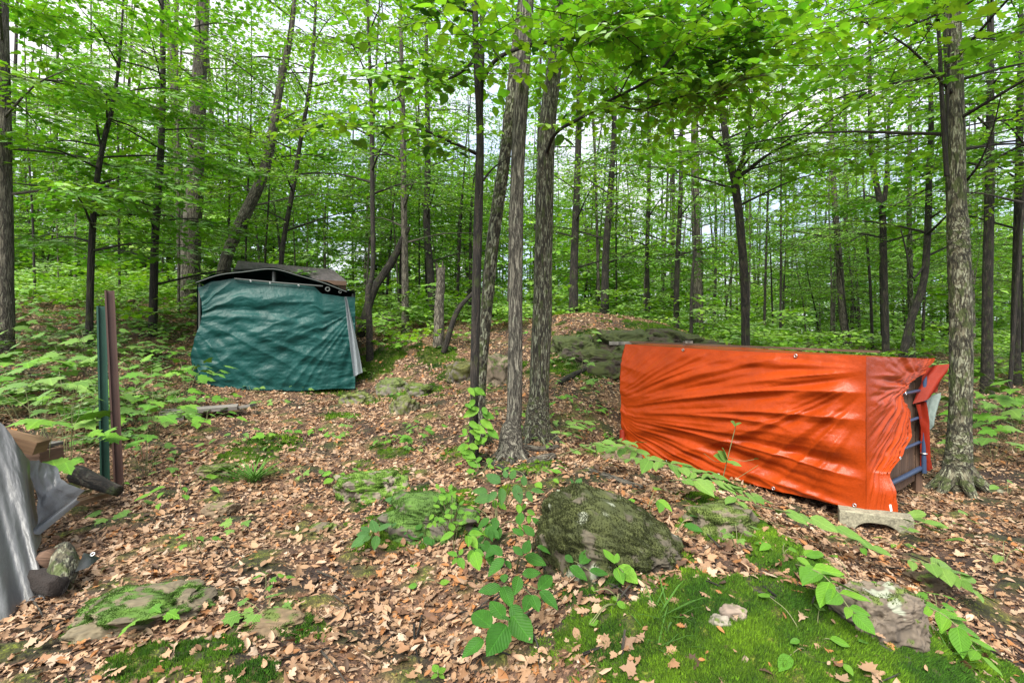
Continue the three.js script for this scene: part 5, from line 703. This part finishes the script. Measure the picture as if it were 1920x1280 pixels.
  plant('bright sprout at the bottom edge of the view', [820, 1265], 'bright', 0.06, [[560, 1240, 530, 1190], [560, 1240, 610, 1215], [560, 1250, 520, 1275], [565, 1250, 600, 1275]], 'small');
}
const maplePlant = (name, label, root, { h = 0.35, n = 10, size = 0.13, spread = 0.35, tone = 'pale', kind = 'maple', seed = 1, group, lean = [0, 0] } = {}) => {
  const r = rng(seed * 31 + 7), t = thing(name, label, 'plant', root, group);
  for (let k = 0; k < n; k++) { const az = k * 2.4 + r(), d = spread * Math.sqrt((k + 0.5) / n) * (0.7 + 0.5 * r()), hh = h * (0.6 + 0.5 * r()), p = root.clone().add(V(Math.cos(az) * d + lean[0], 0, Math.sin(az) * d + lean[1])); p.y = H(p.x, -p.z) + hh; const s = size * (0.7 + 0.55 * r()), q = p.clone().add(V(Math.cos(az + (r() - 0.5)) * s, -0.15 * s + 0.1 * s * (r() - 0.5), Math.sin(az + (r() - 0.5)) * s)); leaf(t, p, q, kind, tone, r, V(0, 1, 0.25)); if (k % 2 === 0) stem(t, [root.clone().add(V((r() - 0.5) * 0.05, -0.04, 0)), root.clone().lerp(p, 0.6).add(V(0, hh * 0.2, 0)), p], 0.003); }
  return t;
};
{ // maple seedlings on the left slope; nearest first
  const spots = [[35, 700, 0.42, 0.17, 'low maple seedling with the largest leaves at the left edge'], [110, 690, 0.38, 0.16, 'broad maple seedling right of the left-edge seedling'], [20, 640, 0.5, 0.16, 'maple seedling above the left-edge seedling'], [150, 735, 0.26, 0.15, 'low maple seedling left of the green metal stake'], [80, 745, 0.26, 0.15, 'low maple seedling above the tan beam end'], [255, 715, 0.3, 0.14, 'maple seedling right of the rusty stake halfway up'], [300, 745, 0.22, 0.13, 'pale maple seedling below and right of the rusty stake'], [270, 780, 0.2, 0.13, 'maple seedling at the left end of the grey boards'], [345, 700, 0.25, 0.12, 'maple seedling against the left corner of the green tarp'], [330, 660, 0.3, 0.12, 'maple seedling just left of the green tarp'], [250, 650, 0.3, 0.13, 'maple seedling behind the tops of the stakes on the right'], [150, 640, 0.35, 0.14, 'maple seedling left of the stakes on the slope'], [90, 600, 0.4, 0.14, 'maple seedling high on the left slope'], [15, 580, 0.5, 0.16, 'maple seedling high at the left edge'], [210, 610, 0.3, 0.14, 'maple seedling on the slope behind the rusty stake top'], [300, 610, 0.3, 0.13, 'maple seedling below the slim dark tree'], [345, 625, 0.3, 0.12, 'maple seedling between slim tree and green tarp'], [240, 760, 0.2, 0.12, 'small seedling right of the rusty stake low down']];
  spots.forEach(([px, py, h, s, label], k) => maplePlant('maple_seedling', label, hit(px, py + 20), { h, size: s * 1.35, n: 20, spread: 0.6, seed: k + 1, tone: k % 3 ? 'pale' : 'bright', group: 'maple seedlings on the left slope' }));
  [[-3.95, 4.3, 0.8, 'tall maple seedling standing behind the grey tarp'], [-4.3, 4.9, 0.95, 'tall maple seedling behind the weathered boards'], [-3.7, 5.1, 0.6, 'maple seedling between the boards and the green stake'], [-4.9, 5.2, 0.9, 'tallest maple seedling cut by the left edge'], [-4.4, 6.2, 0.7, 'maple seedling left behind the metal stakes'], [-5.2, 6.6, 0.8, 'large maple seedling on the slope left of the stakes'], [-4.9, 7.6, 0.6, 'maple seedling in the middle of the left slope'], [-6.2, 7.4, 0.8, 'large-leaved maple seedling at the far left slope edge']].forEach(([X, D, h, label], k) => maplePlant('maple_seedling', label, onGround(X, D), { h, size: 0.19, n: 16, spread: 0.55, seed: 40 + k, tone: k % 2 ? 'pale' : 'bright', group: 'maple seedlings on the left slope' }));
  const more = [[385, 800, 'bright', 0.2, 'bright oval-leaved seedling covering the grey boards', 'oval', 0.15, 14], [450, 825, 'pale', 0.1, 'small pale seedling below the grey boards', 'oval', 0.09, 8], [530, 822, 'bright', 0.12, 'bright seedling on the bare brown hump', 'maple', 0.1, 8], [340, 930, 'bright', 0.12, 'clump of rounded green leaves in the litter right of the stakes', 'oval', 0.11, 12], [320, 885, 'pale', 0.1, 'small maple seedling right of the stakes foot', 'maple', 0.1, 6], [222, 965, 'pale', 0.05, 'flat pale maple leaf seedling below the plank', 'maple', 0.1, 4], [285, 855, 'pale', 0.12, 'small pale seedling right of rusty stake foot', 'maple', 0.09, 6], [110, 880, 'bright', 0.16, 'green seedling behind the loose grey flap', 'oval', 0.12, 9], [405, 845, 'pale', 0.08, 'two-leaved pale seedling on the hump', 'oval', 0.1, 4], [225, 912, 'bright', 0.05, 'tiny sprout at the foot of the rusty stake', 'oval', 0.06, 5], [560, 735, 'pale', 0.15, 'pale seedling before the green tarp', 'maple', 0.1, 6], [470, 735, 'pale', 0.1, 'low maple seedling under the green tarp hem', 'maple', 0.09, 6], [350, 765, 'pale', 0.2, 'pale seedling left behind the grey boards', 'maple', 0.12, 8], [420, 760, 'bright', 0.15, 'pale green seedling right of the grey boards', 'maple', 0.1, 9], [500, 760, 'pale', 0.1, 'low seedling between grey boards and green tarp', 'maple', 0.09, 7], [660, 705, 'pale', 0.2, 'seedling at the right corner of the green tarp', 'maple', 0.12, 6],
    [790, 830, 'bright', 0.16, 'bright maple seedling left of the vine-covered stem', 'maple', 0.12, 8], [1105, 650, 'pale', 0.3, 'pale maple seedling below the rock ledge', 'maple', 0.14, 9], [1090, 700, 'pale', 0.25, 'pale maple seedling on the slope above the tarp end', 'maple', 0.13, 9], [1130, 735, 'pale', 0.2, 'low pale seedling left of the tarp end', 'maple', 0.12, 8], [1035, 770, 'bright', 0.25, 'broad pale seedling right of the mottled tree', 'maple', 0.17, 7], [1050, 810, 'pale', 0.2, 'seedling right of the mottled tree foot', 'oval', 0.11, 12], [920, 705, 'bright', 0.3, 'bright seedling before the tan boulder', 'oval', 0.12, 8], [840, 640, 'bright', 0.3, 'seedling on the slope behind the stem', 'maple', 0.13, 9], [760, 660, 'bright', 0.3, 'seedling above the broad mossy stone', 'maple', 0.13, 9], [860, 620, 'bright', 0.3, 'seedling at the broken stump foot', 'maple', 0.13, 9], [700, 625, 'pale', 0.3, 'seedling below the leaning dark log', 'maple', 0.13, 9], [1000, 640, 'bright', 0.3, 'seedling seen between ridged and mottled trunks', 'maple', 0.13, 8], [965, 800, 'bright', 0.25, 'yellow maple spray before the ridged trunk', 'maple', 0.09, 6],
    [905, 885, 'bright', 0.1, 'low light seedlings at the foot of the ridged tree', 'oval', 0.09, 10], [1000, 905, 'bright', 0.1, 'low sprigs right of the ridged tree foot', 'small', 0.08, 10], [1215, 960, 'bright', 0.12, 'light seedling on litter right of the boulder', 'oval', 0.1, 5], [1260, 1010, 'deep', 0.1, 'single upright leaf seedling right of the boulder', 'oval', 0.09, 3], [1600, 1095, 'bright', 0.1, 'three-part seedling in moss beside the lichen rock', 'oval', 0.08, 5], [1530, 1210, 'bright', 0.08, 'low seedling in moss left of the lichen rock', 'small', 0.07, 7], [1770, 1000, 'pale', 0.15, 'pale seedling in litter beyond the concrete block', 'oval', 0.12, 6], [1880, 1060, 'pale', 0.15, 'pale seedling in litter at the right edge', 'oval', 0.13, 6], [1890, 930, 'pale', 0.12, 'small seedling on the right-edge litter', 'oval', 0.1, 4]];
  more.forEach(([px, py, tone, h, label, kind, size, n], k) => maplePlant('seedling', label, hit(px, py), { h, n, size, spread: 0.12 + n * 0.018, tone, kind, seed: 80 + k }));
  [[1850, 800, 0.55], [1880, 770, 0.6], [1830, 770, 0.5], [1905, 830, 0.5], [1865, 840, 0.4], [1910, 790, 0.7]].forEach(([px, py, h], k) => maplePlant('maple_seedling', ['pale maple seedling right of the stout mossy trunk', 'tall maple seedling behind the right-edge litter', 'maple seedling close behind the stout mossy trunk', 'low maple seedling at the right edge', 'lowest maple seedling right of the stout trunk', 'highest maple seedling at the right edge'][k], hit(px, py + 20), { h, n: 18, size: 0.24, spread: 0.6, seed: 150 + k, tone: k % 2 ? 'bright' : 'pale', group: 'maple seedlings right of the stout trunk' }));
}
{ // small sprouts through the litter
  const r = rng(5150); let n = 0;
  for (let k = 0; k < 300 && n < 64; k++) { const px = k % 2 ? 640 + r() * 520 : 240 + r() * 1650, py = k % 2 ? 640 + r() * 210 : 790 + r() * 400; if (px > 1400 && py < 990) continue; if (px > 1170 && py < 880) continue; if (px > 350 && px < 680 && py < 740) continue; if (py > 900 && px > 640 && px < 1280) continue; const p = hit(px, py); n++; maplePlant('litter_sprout', 'small green seedling sprouting through the leaf litter', p, { h: 0.05 + 0.09 * r(), n: 4 + Math.floor(r() * 4), size: 0.055 + 0.05 * r(), spread: 0.09 + 0.06 * r(), tone: r() < 0.5 ? 'bright' : 'pale', kind: r() < 0.4 ? 'maple' : 'oval', seed: 700 + k, group: 'small seedlings in the leaf litter' }); }
}
{ // feathery compound leaves along the bank
  const r = rng(909), frond = (label, [x0, y0], [x1, y1], lift0, lift1, n, size, tone = 'pale') => { const a = hit(x0, y0, lift0), b = hit(x1, y1, lift1), t = thing('compound_leaf_plant', label, 'plant', hit(x0, y0)), f = t.position.clone(); stem(t, [f.add(V(0, -0.03, 0)), a, a.clone().lerp(b, 0.5).add(V(0, 0.05, 0)), b], 0.004); const d = V().subVectors(b, a).normalize(), s = V().crossVectors(d, V(0, 1, 0)).normalize();
    for (let k = 0; k < n; k++) for (const sd of [-1, 1]) { const p = a.clone().lerp(b, (k + 0.6) / n).add(V(0, 0.05 * Math.sin(Math.PI * (k + 0.6) / n), 0)), L = size * (0.75 + 0.5 * r()) * (0.7 + 0.5 * Math.sin(Math.PI * (k + 0.5) / n)), q = p.clone().addScaledVector(s, sd * L * (0.75 + 0.5 * r())).addScaledVector(d, L * (0.15 + 0.7 * r())).add(V(0, (r() - 0.7) * 0.4 * L, 0)); leaf(t, p, q, 'small', tone, r, V(0, 1, 0.2), 0.9); } leaf(t, b.clone(), b.clone().addScaledVector(d, size), 'small', tone, r); };
  frond('feathery compound-leaved plant nearest the left foot of the orange tarp', [1100, 835], [1250, 870], 0.2, 0.18, 7, 0.11); frond('feathery plant before the left part of the orange tarp', [1170, 860], [1330, 900], 0.25, 0.2, 8, 0.12); frond('feathery plant before the middle of the orange tarp', [1270, 900], [1420, 935], 0.2, 0.16, 8, 0.12); frond('feathery plant reaching over bank moss before the tarp', [1300, 880], [1385, 940], 0.2, 0.15, 6, 0.1); frond('long feathery leaf arching before the concrete block', [1430, 950], [1640, 1030], 0.18, 0.12, 9, 0.1); frond('second feathery leaf arching from the lichen bank', [1500, 1060], [1600, 1150], 0.16, 0.14, 6, 0.1, 'bright'); frond('feathery leaf beyond the lichen rock', [1700, 1050], [1830, 1110], 0.14, 0.12, 7, 0.11); frond('feathery leaf arching right of the lichen rock', [1720, 1130], [1840, 1230], 0.12, 0.1, 7, 0.09, 'bright'); frond('feathery plant right of the mottled tree', [1040, 820], [1110, 790], 0.25, 0.25, 5, 0.11); frond('feathery plant over the dead branch', [1060, 850], [1190, 830], 0.28, 0.3, 7, 0.12); frond('feathery plant beside the concrete block', [1690, 1000], [1755, 985], 0.1, 0.12, 4, 0.1);
}
for (const [n, N] of [['mottled_tree', 46], ['vine_stem_tree', 40]]) { // the nearest hanging leaves, one by one
  const t = scene.children.find((o) => o.name === n), r = rng(N * 17);
  for (const l of t.userData.limbs) for (let k = 0; k < N; k++) { const i = 1 + Math.floor(r() * (l.length - 2)), a = V().lerpVectors(l[i], l[i + 1], r()).add(V((r() - 0.5) * 0.3, (r() - 0.5) * 0.26, (r() - 0.5) * 0.3)), az = r() * 6.28, L = 0.085 + 0.05 * r(); leaf(t, a, a.clone().add(V(Math.cos(az) * L, (r() - 0.75) * 0.7 * L, Math.sin(az) * L)), 'oval', r() < 0.75 ? 'bright' : 'deep', r, V(0, 1, 0.2), 1.2); }
}
{ // vine on the stem, bare sapling before the tarp, grasses
  const r = rng(313), t = thing('climbing_vine', 'green leafy vine climbing the foot of the dark double stem', 'vine', hit(888, 868));
  stem(t, [P(880, 870, 4.92), P(892, 820, 4.9), P(884, 770, 4.9), P(880, 725, 4.92)], 0.005);
  for (let k = 0; k < 34; k++) { const y = 725 + r() * 140, x = 888 + (r() - 0.5) * (26 + 0.35 * (y - 725)), a = P(x, y, 4.86 + 0.05 * (r() - 0.5)), an = (r() - 0.3) * 2.4, L = 0.085 + 0.065 * r(), sd = r() < 0.6 ? 1 : -1; leaf(t, a, a.clone().add(V(sd * Math.cos(an) * L, -0.45 * L + 0.3 * L * (r() - 0.5), 0.6 * L * r())), 'oval', 'bright', r, V(0, 0.6, 1)); }
  const s = thing('bare_sapling', 'thin bare sapling with few leaves before the orange tarp', 'sapling', hit(1345, 945)), pt = (x, y, d = 4.35) => P(x, y, d);
  stem(s, [hit(1335, 950).add(V(0, -0.03, 0)), pt(1350, 920), pt(1362, 870), pt(1372, 830), pt(1380, 798)], 0.005); for (const l of [[[1365, 862], [1345, 866], [1320, 850]], [[1366, 858], [1395, 864], [1415, 861]], [[1352, 912], [1385, 895], [1422, 872]]]) stem(s, l.map(([x, y]) => pt(x, y)), 0.0028);
  for (const [x0, y0, x1, y1] of [[1363, 862, 1340, 853], [1363, 862, 1348, 845], [1362, 864, 1375, 868], [1363, 862, 1358, 838], [1415, 861, 1424, 858], [1378, 797, 1390, 792], [1380, 798, 1372, 789], [1366, 866, 1392, 872]]) leaf(s, pt(x0, y0), pt(x1, y1, 4.3), 'small', 'pale', r, V(0, 1, 0.8));
  const blade = ovate(5, 0.016, 0.006, 0.4), gm = plantMat(0.13, 0.33, 0.04), grass = (label, px, py, n, L) => { const p = hit(px, py), g = thing('grass_tuft', label, 'grass tuft', p); for (let k = 0; k < n; k++) { const az = r() * 6.28, up = 0.7 + r() * 1.1, l = L * (0.6 + 0.6 * r()), m = part('blade', blade, gm, g), a = V((r() - 0.5) * 0.08, 0, (r() - 0.5) * 0.08), b = a.clone().add(V(Math.cos(az), up, Math.sin(az)).normalize().multiplyScalar(l)); m.applyMatrix4(laid(a, b, V(Math.cos(az) * -0.3, 1, Math.sin(az) * -0.3), l, l, l)); } };
  grass('bright grass tuft beside the low mossy stone', 475, 905, 90, 0.3); grass('grass sprig on the moss below the large boulder', 1245, 1165, 22, 0.2); grass('small grass tuft at the left edge of the bank moss', 1225, 1215, 18, 0.16); grass('grass tuft on the stone at the green tarp corner', 672, 738, 24, 0.16); grass('grass tuft at the right bottom moss', 1780, 1240, 30, 0.14);
}
renderer.render(scene, camera);
